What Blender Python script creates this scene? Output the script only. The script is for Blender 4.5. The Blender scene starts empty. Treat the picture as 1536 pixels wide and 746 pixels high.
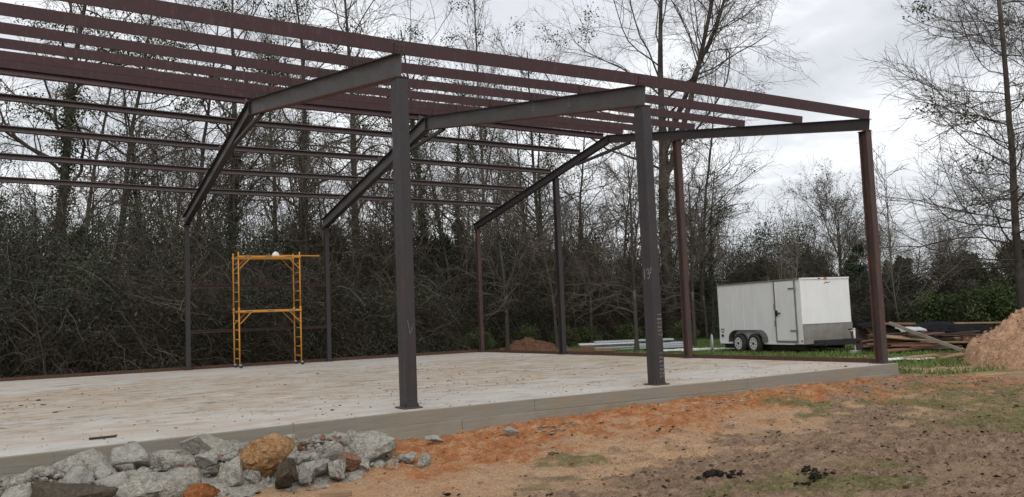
import bpy, bmesh, math, random
import numpy as np
from mathutils import Matrix, Vector

S = bpy.context.scene
COL = S.collection
R = math.radians

# ------------------------------------------------------------------ camera
F_PX, YAW, PIT, ROL = 1294.3, 0.5336, 0.0807, -0.0399
CAM = Vector((-5.0805, -11.7289, 1.2392))
fw = Vector((math.sin(YAW) * math.cos(PIT), math.cos(YAW) * math.cos(PIT), math.sin(PIT)))
rt = Vector((math.cos(YAW), -math.sin(YAW), 0))
up = rt.cross(fw)
r2 = math.cos(ROL) * rt + math.sin(ROL) * up
u2 = -math.sin(ROL) * rt + math.cos(ROL) * up
cam_d = bpy.data.cameras.new('camera')
cam = bpy.data.objects.new('camera', cam_d)
COL.objects.link(cam)
cam.matrix_world = Matrix(((r2.x, u2.x, -fw.x, CAM.x), (r2.y, u2.y, -fw.y, CAM.y),
                           (r2.z, u2.z, -fw.z, CAM.z), (0, 0, 0, 1)))
cam_d.sensor_fit = 'HORIZONTAL'
cam_d.sensor_width = 36
cam_d.lens = F_PX / 1536 * 36
cam_d.clip_start = 0.1
cam_d.clip_end = 3000
S.camera = cam

# ------------------------------------------------------------------ sky, sun, exposure
SUN_EL, SUN_AZ = 46, 207            # azimuth clockwise from +Y
w = bpy.data.worlds.new('World')
S.world = w
w.use_nodes = True
nt = w.node_tree
nt.nodes.clear()
N = nt.nodes.new
out = N('ShaderNodeOutputWorld'); bg = N('ShaderNodeBackground')
sky = N('ShaderNodeTexSky'); sky.sky_type = 'NISHITA'; sky.sun_disc = False
sky.sun_elevation = R(SUN_EL); sky.sun_rotation = R(SUN_AZ)
tc = N('ShaderNodeTexCoord'); sep = N('ShaderNodeSeparateXYZ')
nt.links.new(tc.outputs['Generated'], sep.inputs[0])
az = N('ShaderNodeMath'); az.operation = 'MAXIMUM'; az.inputs[1].default_value = 0.0
nt.links.new(sep.outputs['Z'], az.inputs[0])
ad = N('ShaderNodeMath'); ad.operation = 'ADD'; ad.inputs[1].default_value = 0.16
nt.links.new(az.outputs[0], ad.inputs[0])
dv = N('ShaderNodeVectorMath'); dv.operation = 'DIVIDE'
cb = N('ShaderNodeCombineXYZ')
for i in range(3):
    nt.links.new(ad.outputs[0], cb.inputs[i])
nt.links.new(tc.outputs['Generated'], dv.inputs[0]); nt.links.new(cb.outputs[0], dv.inputs[1])
nz = N('ShaderNodeTexNoise'); nz.inputs['Scale'].default_value = 1.5
nz.inputs['Detail'].default_value = 7; nz.inputs['Roughness'].default_value = 0.55
nz.inputs['Distortion'].default_value = 0.25
nt.links.new(dv.outputs[0], nz.inputs['Vector'])
rp = N('ShaderNodeValToRGB')
rp.color_ramp.elements[0].position = 0.33; rp.color_ramp.elements[0].color = (4.7, 4.85, 5.1, 1)
rp.color_ramp.elements[1].position = 0.66; rp.color_ramp.elements[1].color = (9.3, 9.4, 9.5, 1)
e = rp.color_ramp.elements.new(0.5); e.color = (6.2, 6.35, 6.6, 1)
nt.links.new(nz.outputs['Fac'], rp.inputs[0])
mx = N('ShaderNodeMix'); mx.data_type = 'RGBA'; mx.inputs[0].default_value = 0.93
nt.links.new(sky.outputs[0], mx.inputs['A']); nt.links.new(rp.outputs[0], mx.inputs['B'])
nt.links.new(mx.outputs['Result'], bg.inputs['Color'])
bg.inputs['Strength'].default_value = 0.097
nt.links.new(bg.outputs[0], out.inputs[0])

sd = bpy.data.lights.new('sun', 'SUN')
sun = bpy.data.objects.new('sun', sd); COL.objects.link(sun)
sd.energy = 1.0; sd.angle = R(40); sd.color = (1.0, 0.96, 0.9)
sdir = Vector((math.sin(R(SUN_AZ)) * math.cos(R(SUN_EL)), math.cos(R(SUN_AZ)) * math.cos(R(SUN_EL)), math.sin(R(SUN_EL))))
sun.rotation_euler = sdir.to_track_quat('Z', 'Y').to_euler()
S.view_settings.view_transform = 'Standard'
S.view_settings.look = 'None'
S.view_settings.exposure = 0.56
S.view_settings.gamma = 1.0

# ------------------------------------------------------------------ helpers
def hash2(ix, iy, seed):
    h = (ix.astype(np.int64) * 374761393 + iy.astype(np.int64) * 668265263 + seed * 974711) & 0xFFFFFFFF
    h = ((h ^ (h >> 13)) * 1274126177) & 0xFFFFFFFF
    h = (h ^ (h >> 16)) & 0xFFFFFFFF
    return h / 4294967295.0

def vnoise(x, y, seed=0):
    x = np.asarray(x, float); y = np.asarray(y, float)
    ix = np.floor(x); iy = np.floor(y); fx = x - ix; fy = y - iy
    sx = fx * fx * fx * (fx * (fx * 6 - 15) + 10); sy = fy * fy * fy * (fy * (fy * 6 - 15) + 10)
    a = hash2(ix, iy, seed); b = hash2(ix + 1, iy, seed); c = hash2(ix, iy + 1, seed); d = hash2(ix + 1, iy + 1, seed)
    return (a * (1 - sx) + b * sx) * (1 - sy) + (c * (1 - sx) + d * sx) * sy - 0.5

def fbm(x, y, octv=4, seed=0, gain=0.5):
    t = 0; a = 1.0; f = 1.0
    for o in range(octv):
        t = t + a * vnoise(np.asarray(x) * f + 17.3 * o, np.asarray(y) * f - 9.1 * o, seed + o)
        a *= gain; f *= 2.03
    return t

def sst(a, b, x):
    t = np.clip((np.asarray(x, float) - a) / (b - a), 0, 1)
    return t * t * (3 - 2 * t)

def mesh_np(name, verts, faces, mats=(), smooth=False, midx=None):
    """faces: array (F,k)"""
    me = bpy.data.meshes.new(name)
    verts = np.asarray(verts, np.float32); faces = np.asarray(faces, np.int32)
    me.vertices.add(len(verts)); me.vertices.foreach_set('co', verts.ravel())
    k = faces.shape[1]
    me.loops.add(faces.size); me.loops.foreach_set('vertex_index', faces.ravel())
    me.polygons.add(len(faces))
    me.polygons.foreach_set('loop_start', np.arange(0, faces.size, k, dtype=np.int32))
    if smooth:
        me.polygons.foreach_set('use_smooth', np.ones(len(faces), bool))
    for m in mats:
        me.materials.append(m)
    if midx is not None:
        me.polygons.foreach_set('material_index', np.asarray(midx, np.int32))
    me.update(); me.validate()
    return me

def link(name, me, parent=None, loc=None, rot=None):
    o = bpy.data.objects.new(name, me); COL.objects.link(o)
    if parent is not None:
        o.parent = parent
    if loc is not None:
        o.location = loc
    if rot is not None:
        o.rotation_euler = rot
    return o

def tag(o, label=None, cat=None, group=None, kind=None):
    if label: o['label'] = label
    if cat: o['category'] = cat
    if group: o['group'] = group
    if kind: o['kind'] = kind
    return o

def empty(name, loc, rz=0, label=None, cat=None, group=None):
    o = bpy.data.objects.new(name, None); COL.objects.link(o)
    o.empty_display_size = 0.2
    o.location = loc; o.rotation_euler = (0, 0, rz)
    return tag(o, label, cat, group)

def copy_tree(o, parent=None):
    c = o.copy(); COL.objects.link(c)
    c.parent = parent
    for ch in list(o.children):
        copy_tree(ch, c)
    return c

class MB:
    """collects shapes, builds one mesh object"""
    def __init__(s):
        s.v = []; s.f = []; s.m = []
    def add(s, verts, faces, mi=0):
        n = len(s.v); s.v.extend([tuple(p) for p in verts])
        s.f.extend([tuple(i + n for i in f) for f in faces]); s.m.extend([mi] * len(faces))
        return s
    def box(s, c, size, rot=None, mi=0, bev=0.0):
        hx, hy, hz = [x / 2 for x in size]
        M = rot if rot is not None else Matrix.Identity(3)
        c = Vector(c)
        if bev <= 0:
            P = [(x, y, z) for x in (-hx, hx) for y in (-hy, hy) for z in (-hz, hz)]
            Fc = [(0, 1, 3, 2), (4, 6, 7, 5), (0, 4, 5, 1), (2, 3, 7, 6), (0, 2, 6, 4), (1, 5, 7, 3)]
            s.add([c + M @ Vector(p) for p in P], Fc, mi)
        else:
            bm = bmesh.new(); bmesh.ops.create_cube(bm, size=1.0)
            for v in bm.verts:
                v.co = Vector((v.co.x * size[0], v.co.y * size[1], v.co.z * size[2]))
            bmesh.ops.bevel(bm, geom=bm.edges[:], offset=bev, segments=2, affect='EDGES', profile=0.5)
            s.bm(bm, Matrix.Translation(c) @ M.to_4x4(), mi)
        return s
    def bm(s, bm, M=None, mi=0):
        bm.verts.index_update()
        vs = [(M @ v.co if M is not None else v.co.copy()) for v in bm.verts]
        s.add(vs, [[v.index for v in f.verts] for f in bm.faces], mi); bm.free()
        return s
    def tube(s, pts, r, n=8, cap=True, mi=0):
        pts = [Vector(p) for p in pts]
        rr = r if isinstance(r, (list, tuple)) else [r] * len(pts)
        rings = []
        for i, p in enumerate(pts):
            t = (pts[min(i + 1, len(pts) - 1)] - pts[max(i - 1, 0)]).normalized()
            a = Vector((0, 0, 1)) if abs(t.z) < 0.9 else Vector((1, 0, 0))
            x = t.cross(a).normalized(); y = t.cross(x).normalized()
            rings.append([p + rr[i] * (math.cos(2 * math.pi * k / n) * x + math.sin(2 * math.pi * k / n) * y) for k in range(n)])
        V = [v for rg in rings for v in rg]
        Fc = []
        for i in range(len(pts) - 1):
            for k in range(n):
                a = i * n + k; b = i * n + (k + 1) % n
                Fc.append((a, a + n, b + n, b))
        if cap:
            Fc.append(tuple(range(n))); Fc.append(tuple(reversed(range((len(pts) - 1) * n, len(pts) * n))))
        return s.add(V, Fc, mi)
    def sweep(s, prof, A, B, u, v, mi=0):
        """closed 2D profile swept from A to B; u,v are world axes of the profile"""
        A = Vector(A); B = Vector(B); u = Vector(u); v = Vector(v)
        n = len(prof)
        V = [A + u * p[0] + v * p[1] for p in prof] + [B + u * p[0] + v * p[1] for p in prof]
        Fc = [(i, (i + 1) % n, (i + 1) % n + n, i + n) for i in range(n)]
        Fc.append(tuple(reversed(range(n)))); Fc.append(tuple(range(n, 2 * n)))
        return s.add(V, Fc, mi)
    def build(s, name, mats, parent=None, smooth=False, loc=None, rot=None):
        me = bpy.data.meshes.new(name); me.from_pydata(s.v, [], s.f)
        for m in (mats if isinstance(mats, (list, tuple)) else [mats]):
            me.materials.append(m)
        me.polygons.foreach_set('material_index', s.m)
        bm = bmesh.new(); bm.from_mesh(me); bmesh.ops.recalc_face_normals(bm, faces=bm.faces[:]); bm.to_mesh(me); bm.free()
        if smooth:
            for p in me.polygons: p.use_smooth = True
        me.update()
        return link(name, me, parent, loc, rot)

def i_prof(b, h, tf, tw):
    """I section: flanges of width b (u axis) at +-h/2 on the v axis"""
    B, H, W = b / 2, h / 2, tw / 2
    return [(-B, -H), (B, -H), (B, -H + tf), (W, -H + tf), (W, H - tf), (B, H - tf), (B, H), (-B, H), (-B, H - tf), (-W, H - tf), (-W, -H + tf), (-B, -H + tf)]

def c_prof(b, h, t, lip=0.02):
    """C section: web at u=0, flanges towards +u, with lips"""
    H = h / 2
    return [(0, -H), (b, -H), (b, -H + lip), (b - t, -H + lip), (b - t, -H + t), (t, -H + t), (t, H - t), (b - t, H - t), (b - t, H - lip), (b, H - lip), (b, H), (0, H)]

# ------------------------------------------------------------------ materials
class Nd:
    def __init__(s, name):
        s.m = bpy.data.materials.new(name); s.m.use_nodes = True
        s.t = s.m.node_tree; s.b = s.t.nodes['Principled BSDF']
        s.tc = s.t.nodes.new('ShaderNodeTexCoord')
    def n(s, ty, **kw):
        x = s.t.nodes.new(ty)
        for k, v in kw.items():
            setattr(x, k, v)
        return x
    def l(s, a, b):
        s.t.links.new(a, b)
    def coord(s, scale=(1, 1, 1), src='Object', rot=(0, 0, 0)):
        mp = s.n('ShaderNodeMapping'); mp.inputs['Scale'].default_value = scale; mp.inputs['Rotation'].default_value = rot
        s.l(s.tc.outputs[src], mp.inputs['Vector'])
        return mp.outputs[0]
    def noise(s, vec, scale, detail=4, rough=0.55, dist=0.0):
        x = s.n('ShaderNodeTexNoise'); x.inputs['Scale'].default_value = scale
        x.inputs['Detail'].default_value = detail; x.inputs['Roughness'].default_value = rough; x.inputs['Distortion'].default_value = dist
        s.l(vec, x.inputs['Vector'])
        return x.outputs['Fac']
    def ramp(s, fac, stops):
        r = s.n('ShaderNodeValToRGB')
        while len(r.color_ramp.elements) < len(stops):
            r.color_ramp.elements.new(0.5)
        for e, (p, c) in zip(r.color_ramp.elements, stops):
            e.position = p; e.color = (c, c, c, 1) if isinstance(c, (int, float)) else (*c, 1)
        s.l(fac, r.inputs[0])
        return r.outputs[0]
    def mix(s, fac, a, b, mode='MIX'):
        x = s.n('ShaderNodeMix', data_type='RGBA', blend_type=mode)
        for sock, v in ((x.inputs[0], fac), (x.inputs['A'], a), (x.inputs['B'], b)):
            if hasattr(v, 'is_output'): s.l(v, sock)
            elif isinstance(v, (int, float)): sock.default_value = v
            else: sock.default_value = (*v, 1)
        return x.outputs['Result']
    def math(s, op, a, b=0.0, clamp=False):
        x = s.n('ShaderNodeMath', operation=op); x.use_clamp = clamp
        for sock, v in ((x.inputs[0], a), (x.inputs[1], b)):
            if hasattr(v, 'is_output'): s.l(v, sock)
            else: sock.default_value = v
        return x.outputs[0]
    def attr(s, name):
        x = s.n('ShaderNodeAttribute', attribute_name=name)
        return x.outputs['Fac']
    def bump(s, h, strength=0.4, dist=0.01):
        x = s.n('ShaderNodeBump'); x.inputs['Strength'].default_value = strength; x.inputs['Distance'].default_value = dist
        s.l(h, x.inputs['Height']); s.l(x.outputs[0], s.b.inputs['Normal'])
    def fin(s, col, rough=0.7, metal=0.0, spec=0.5):
        if hasattr(col, 'is_output'): s.l(col, s.b.inputs['Base Color'])
        else: s.b.inputs['Base Color'].default_value = (*col, 1)
        if hasattr(rough, 'is_output'): s.l(rough, s.b.inputs['Roughness'])
        else: s.b.inputs['Roughness'].default_value = rough
        s.b.inputs['Metallic'].default_value = metal
        s.b.inputs['Specular IOR Level'].default_value = spec
        return s.m

def simple(name, c1, c2, scale=6, rough=0.7, metal=0.0, spec=0.4, bump=0.0, stretch=(1, 1, 1), detail=5, bd=0.01):
    d = Nd(name); v = d.coord(stretch)
    f = d.noise(v, scale, detail)
    col = d.ramp(f, [(0.32, c1), (0.68, c2)])
    if bump: d.bump(f, bump, bd)
    return d.fin(col, rough, metal, spec)

def steel_mat(name, base, base2, rust, amt, rough=0.5):
    d = Nd(name); v = d.coord((1, 1, 1))
    f = d.noise(v, 2.2, 6, 0.6); f2 = d.noise(v, 14, 5, 0.65); f3 = d.noise(d.coord((6, 6, 0.7)), 3.0, 4)
    c = d.mix(f, base, base2)
    msk = d.ramp(d.math('ADD', d.math('MULTIPLY', f3, 0.55), d.math('MULTIPLY', f2, 0.45)), [(amt, 0.0), (amt + 0.13, 0.8)])
    c = d.mix(msk, c, rust)
    d.bump(f2, 0.12, 0.004)
    rr = d.ramp(f2, [(0.3, rough - 0.1), (0.7, rough + 0.18)])
    return d.fin(c, rr, 0.0, 0.5)

M = {}
M['steel'] = steel_mat('dark_mill_steel', (0.017, 0.015, 0.017), (0.034, 0.030, 0.033), (0.062, 0.030, 0.019), 0.52)
M['rafter'] = steel_mat('grey_mill_steel', (0.046, 0.043, 0.045), (0.088, 0.083, 0.085), (0.10, 0.046, 0.028), 0.54)
M['rust_edge'] = steel_mat('rusty_flange_edge', (0.055, 0.030, 0.022), (0.085, 0.042, 0.027), (0.17, 0.062, 0.022), 0.50, 0.75)
M['rusty'] = steel_mat('rusty_column_steel', (0.036, 0.026, 0.026), (0.060, 0.037, 0.033), (0.125, 0.042, 0.02), 0.49, 0.6)
M['primer'] = steel_mat('red_oxide_primer', (0.034, 0.015, 0.019), (0.062, 0.024, 0.029), (0.095, 0.052, 0.050), 0.54, 0.5)
M['primer_dull'] = steel_mat('dull_purlin_primer', (0.050, 0.037, 0.038), (0.080, 0.060, 0.061), (0.10, 0.066, 0.06), 0.56, 0.55)
M['chalk'] = simple('chalk', (0.10, 0.10, 0.10), (0.46, 0.46, 0.45), 60, 0.9)
M['faint_chalk'] = simple('faint_chalk', (0.07, 0.065, 0.07), (0.22, 0.22, 0.22), 40, 0.9)

def concrete_top():
    d = Nd('slab_concrete_top'); v = d.coord()
    big = d.noise(v, 0.32, 4, 0.6); mid = d.noise(d.coord((0.7, 1.2, 1), rot=(0, 0, R(-4))), 0.9, 7, 0.68, 0.8)
    fine = d.noise(v, 30, 5, 0.7)
    c = d.mix(mid, (0.395, 0.38, 0.345), (0.515, 0.505, 0.47))
    c = d.mix(d.math('MULTIPLY', d.ramp(fine, [(0.35, 0.0), (0.65, 1.0)]), 0.25), c, (0.33, 0.30, 0.27))
    # clay tracked in bands along the slab
    sx = d.n('ShaderNodeSeparateXYZ'); d.l(v, sx.inputs[0])
    yy = d.math('ADD', sx.outputs['Y'], d.math('MULTIPLY', d.math('SUBTRACT', big, 0.5), 9.0))
    band = d.n('ShaderNodeMapRange'); d.l(yy, band.inputs[0]); band.inputs[1].default_value = 1.0; band.inputs[2].default_value = 4.0
    band2 = d.n('ShaderNodeMapRange'); d.l(yy, band2.inputs[0]); band2.inputs[1].default_value = 13.5; band2.inputs[2].default_value = 9.5
    bb = d.math('MULTIPLY', band.outputs[0], band2.outputs[0], True)
    stre = d.noise(d.coord((0.6, 1.25, 1), rot=(0, 0, R(-6))), 1.6, 9, 0.76, 1.6)
    m1 = d.math('MULTIPLY', bb, d.ramp(stre, [(0.38, 0.05), (0.62, 0.8)]))
    c = d.mix(m1, c, (0.35, 0.262, 0.175))
    spots = d.noise(d.coord((0.6, 1.0, 1), rot=(0, 0, R(-9))), 2.4, 12, 0.84, 0.9)
    m2 = d.math('MULTIPLY', d.ramp(spots, [(0.50, 0.0), (0.58, 0.85)]), d.ramp(bb, [(0.0, 0.4), (0.5, 1.0)]))
    c = d.mix(m2, c, (0.16, 0.10, 0.06))
    wide = d.noise(d.coord((0.25, 0.5, 1), rot=(0, 0, R(-5))), 1.3, 6, 0.7, 0.8)
    c = d.mix(d.math('MULTIPLY', d.ramp(wide, [(0.44, 0.0), (0.62, 1.0)]), 0.6), c, (0.36, 0.265, 0.18))
    lime = d.noise(d.coord((0.6, 0.7, 1)), 0.8, 7, 0.72, 1.0)
    c = d.mix(d.math('MULTIPLY', d.ramp(lime, [(0.50, 0.0), (0.70, 0.35)]), 1.0), c, (0.60, 0.585, 0.55))
    d.bump(d.math('ADD', d.math('MULTIPLY', mid, 2.0), d.math('MULTIPLY', spots, 1.0)), 0.3, 0.02)
    return d.fin(c, 0.88, 0, 0.25)
M['slab_top'] = concrete_top()

def concrete_face(name, c1, c2, st):
    d = Nd(name); v = d.coord()
    g = d.noise(d.coord((0.4, 1, 6)), 5, 6, 0.65); b = d.noise(v, 1.2, 5, 0.6); f = d.noise(v, 55, 4, 0.7)
    c = d.mix(g, c1, c2)
    c = d.mix(d.ramp(b, [(0.45, 0.0), (0.66, 0.7)]), c, st)
    c = d.mix(d.math('MULTIPLY', f, 0.3), c, (0.2, 0.18, 0.15))
    d.bump(d.math('ADD', g, f), 0.6, 0.012)
    return d.fin(c, 0.9, 0, 0.2)
M['form_a'] = concrete_face('form_face_upper', (0.165, 0.155, 0.13), (0.315, 0.295, 0.25), (0.26, 0.215, 0.15))
M['form_b'] = concrete_face('form_face_lower', (0.20, 0.18, 0.145), (0.36, 0.325, 0.265), (0.20, 0.165, 0.125))

def rock_mat(name, c1, c2, c3, sc=1.0):
    d = Nd(name); v = d.coord()
    a = d.noise(v, 5 * sc, 6, 0.7); b = d.noise(v, 42 * sc, 4, 0.7); g = d.noise(v, 16 * sc, 5, 0.65)
    c = d.ramp(g, [(0.28, c1), (0.5, c2), (0.72, c3)])
    c = d.mix(d.math('MULTIPLY', d.ramp(b, [(0.36, 1.0), (0.52, 0.0)]), 0.75), c, c1)
    c = d.mix(d.math('MULTIPLY', d.ramp(a, [(0.55, 0.0), (0.7, 1.0)]), 0.35), c, c3)
    d.bump(d.math('ADD', d.math('MULTIPLY', g, 1.5), b), 1.0, 0.05)
    return d.fin(c, 0.95, 0, 0.1)
M['rk_grey'] = rock_mat('rough_grey_concrete', (0.21, 0.198, 0.165), (0.46, 0.435, 0.375), (0.66, 0.63, 0.55))
M['rk_pale'] = rock_mat('pale_concrete', (0.30, 0.285, 0.25), (0.48, 0.46, 0.415), (0.62, 0.60, 0.55))
M['rk_smooth'] = rock_mat('smooth_formed_concrete', (0.27, 0.255, 0.215), (0.36, 0.34, 0.29), (0.44, 0.42, 0.36), 0.6)
M['rk_tan'] = rock_mat('tan_sandstone', (0.24, 0.115, 0.050), (0.47, 0.27, 0.125), (0.60, 0.43, 0.26))
M['rk_rust'] = rock_mat('rust_brown_stone', (0.20, 0.10, 0.06), (0.31, 0.18, 0.115), (0.40, 0.27, 0.19))
M['rk_clay'] = rock_mat('red_clay', (0.25, 0.085, 0.03), (0.38, 0.15, 0.06), (0.46, 0.22, 0.10))
M['rk_mud'] = rock_mat('black_mud', (0.018, 0.015, 0.013), (0.04, 0.033, 0.028), (0.075, 0.062, 0.05))
M['rk_dark'] = rock_mat('damp_brown_concrete', (0.085, 0.068, 0.05), (0.13, 0.108, 0.08), (0.19, 0.16, 0.12))
M['sandc'] = rock_mat('dry_dirt_crumb', (0.16, 0.105, 0.07), (0.27, 0.18, 0.12), (0.38, 0.27, 0.19))
M['rk_brown'] = rock_mat('brown_crumb', (0.09, 0.055, 0.035), (0.15, 0.095, 0.06), (0.22, 0.15, 0.10))

# ------------------------------------------------------------------ terrain
RX = [-60, -3, 0, 2, 5, 8, 10.7, 13, 60]
RZ = [-.43, -.43, -.41, -.335, -.27, -.235, -.28, -.34, -.35]
def base_h(x, y):
    x = np.asarray(x, float); y = np.asarray(y, float)
    near = np.interp(x, RX, RZ)
    h = near + (-0.46 - near) * sst(-1.1, -4.5, y)
    h = np.where(y > -0.6, np.where(y > 3, -0.35, near + (-0.35 - near) * sst(-0.6, 3, y)), h)
    h = h + 0.17 * sst(13, 20, y) + 0.5 * sst(20, 36, y) + 0.4 * sst(22, 60, x - 6)
    # ruts and the slumped clay berm beside the slab
    berm = np.exp(-((y + 1.35 + 0.35 * vnoise(x * 0.8, y * 0, 5)) / 0.42) ** 2) * sst(-1.2, 0.6, x) * sst(12.5, 10, x)
    h = h + berm * (0.05 + 0.07 * vnoise(x * 1.7, y * 1.7, 9))
    return h
def micro(x, y):
    d = np.hypot(x - CAM.x, y - CAM.y)
    a = sst(32, 11, d)
    m = 0.055 * fbm(x * 0.9, y * 0.9, 3, 21) + 0.035 * fbm(x * 3.3, y * 3.3, 3, 33)
    clod = np.abs(fbm(x * 9, y * 9, 3, 41)) * 0.06
    mud = mud_mask(x, y); clay = clay_mask(x, y)
    tr_ = 0
    for (yy, kk, ph) in ((-4.35, -.46, .4), (-5.75, -.46, .9), (-3.55, -.30, 2.0), (-4.85, -.30, 2.6)):
        v_ = (y - yy - kk * (x - 2.0) - 0.18 * np.sin(x * .7 + ph)) / np.sqrt(1 + kk * kk)
        lug = 0.55 + 0.45 * np.sign(np.sin((x + v_ * .6) * 34)) * sst(.17, .10, np.abs(v_))
        tr_ = tr_ - 0.045 * lug * np.exp(-(v_ / .13) ** 4) * sst(-.25, .15, fbm(x * .6, y * .6, 2, 7)) + 0.03 * np.exp(-((np.abs(v_) - .20) / .06) ** 2)
    tr_ = tr_ * sst(-.5, 1.0, x) * sst(12, 9, x)
    rut = tr_ + 0.075 * np.abs(fbm((x * 0.86 - y * 0.5) * 0.6, (x * 0.5 + y * 0.86) * 5.0, 3, 55)) * mud
    c2 = 0.085 * np.abs(fbm(x * 5, y * 5, 3, 61)) * clay
    return a * (m + clod * (0.35 + 0.9 * np.maximum(mud, clay)) + rut + c2)
def clay_mask(x, y):
    n = 0.7 * fbm(x * 0.7, y * 0.7, 4, 71) + 0.5 * fbm(x * 2.6, y * 2.6, 4, 73, 0.6)
    return sst(-3.7, -1.5, y + n * 1.6) * sst(-3.2, -1.2, x + n) * sst(14.0, 11.4, x + n * 2.0) * sst(1.2, -0.2, y)
def mud_mask(x, y):
    n = fbm(x * 0.45, y * 0.45, 4, 81)
    # lies in front of and right of the camera's line
    t = (x + 0.9) * 0.30 - (y + 3.7) * 0.95     # grows towards the viewer
    n2 = fbm(x * 2.2, y * 2.2, 4, 83, 0.6)
    return np.clip(sst(-0.35, 1.6, t + 1.5 * n + 1.5 * n2) * sst(-1.8, 0.8, x + n * 2) * (0.92 + 0.4 * sst(-3.9, -5.6, y + n) - 0.38 * sst(3.5, 8, x - 0.6 * (y + 5)) + 0.9 * n2), 0, 1)
def grass_mask(x, y):
    n = fbm(x * 0.5, y * 0.5, 4, 91) * 1.2 + fbm(x * 2.1, y * 2.1, 3, 95) * 0.5
    def blob(cx, cy, rx, ry, rz=0.0):
        dx = x - cx; dy = y - cy
        u = dx * math.cos(rz) + dy * math.sin(rz); v = -dx * math.sin(rz) + dy * math.cos(rz)
        return np.exp(-((u / rx) ** 2 + (v / ry) ** 2))
    near = np.maximum.reduce([blob(-0.35, -4.4, .75, .6, -.5), blob(0.5, -3.35, .6, .35, -.5), blob(7.2, -2.9, 1.7, .55, -.5), blob(1.75, -6.1, .8, .5, -.5),
                              blob(6.6, -5.2, 2.2, .9, -.5), blob(4.4, -5.4, 1.1, .5, -.5), blob(9.5, -2.6, 1.3, .5, -.4), blob(12.6, -0.2, 2.0, .6, -.3), 0.95 * blob(7.0, -4.6, 3.4, 1.5, -.5), 0.7 * blob(3.6, -5.9, 2.0, .8, -.5), 0.95 * blob(10.5, -3.2, 3.0, 1.2, -.4)])
    far = np.maximum(sst(10.8, 11.6, x) * sst(-0.2, 1.2, y + n * 1.0 - 0.6), sst(17.6, 19, y))
    far = far * (1 - 0.75 * blob(16.2, 0.2, 3.2, 1.0)) * (1 - 0.8 * blob(13.5, 18.5, 2.0, 1.6))
    rag = 0.55 * fbm(x * 5.5, y * 5.5, 4, 97, 0.65)
    return np.clip(np.maximum(0.85 * sst(0.30, 1.05, near + 0.8 * n + rag), far * sst(-0.9, -0.2, n)), 0, 1)
def ground_h(x, y):
    return base_h(x, y) + micro(x, y)

def axis_pts(lo, d0, d1, hi, dense, far_n):
    a = d0 - (np.geomspace(1, 1 + (d0 - lo), far_n)[::-1] - 1)
    b = d1 + np.geomspace(1, 1 + (hi - d1), far_n) - 1
    m = np.arange(d0, d1, dense)
    return np.unique(np.concatenate([a[:-1], m, b]))
gx = axis_pts(-500, -6.5, 12.5, 900, 0.036, 90)
gy = axis_pts(-300, -9.0, -0.3, 1000, 0.036, 110)
GX, GY = np.meshgrid(gx, gy)
GZ = ground_h(GX, GY)
# the slab stands in the ground: keep the sheet below it
ins = (GX < 10.6) & (GY > -0.15) & (GY < 17.3)
GZ = np.where(ins, -0.42, GZ)
nxg, nyg = len(gx), len(gy)
idx = np.arange(nxg * nyg).reshape(nyg, nxg)
gf = np.stack([idx[:-1, :-1], idx[:-1, 1:], idx[1:, 1:], idx[1:, :-1]], -1).reshape(-1, 4)

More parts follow.
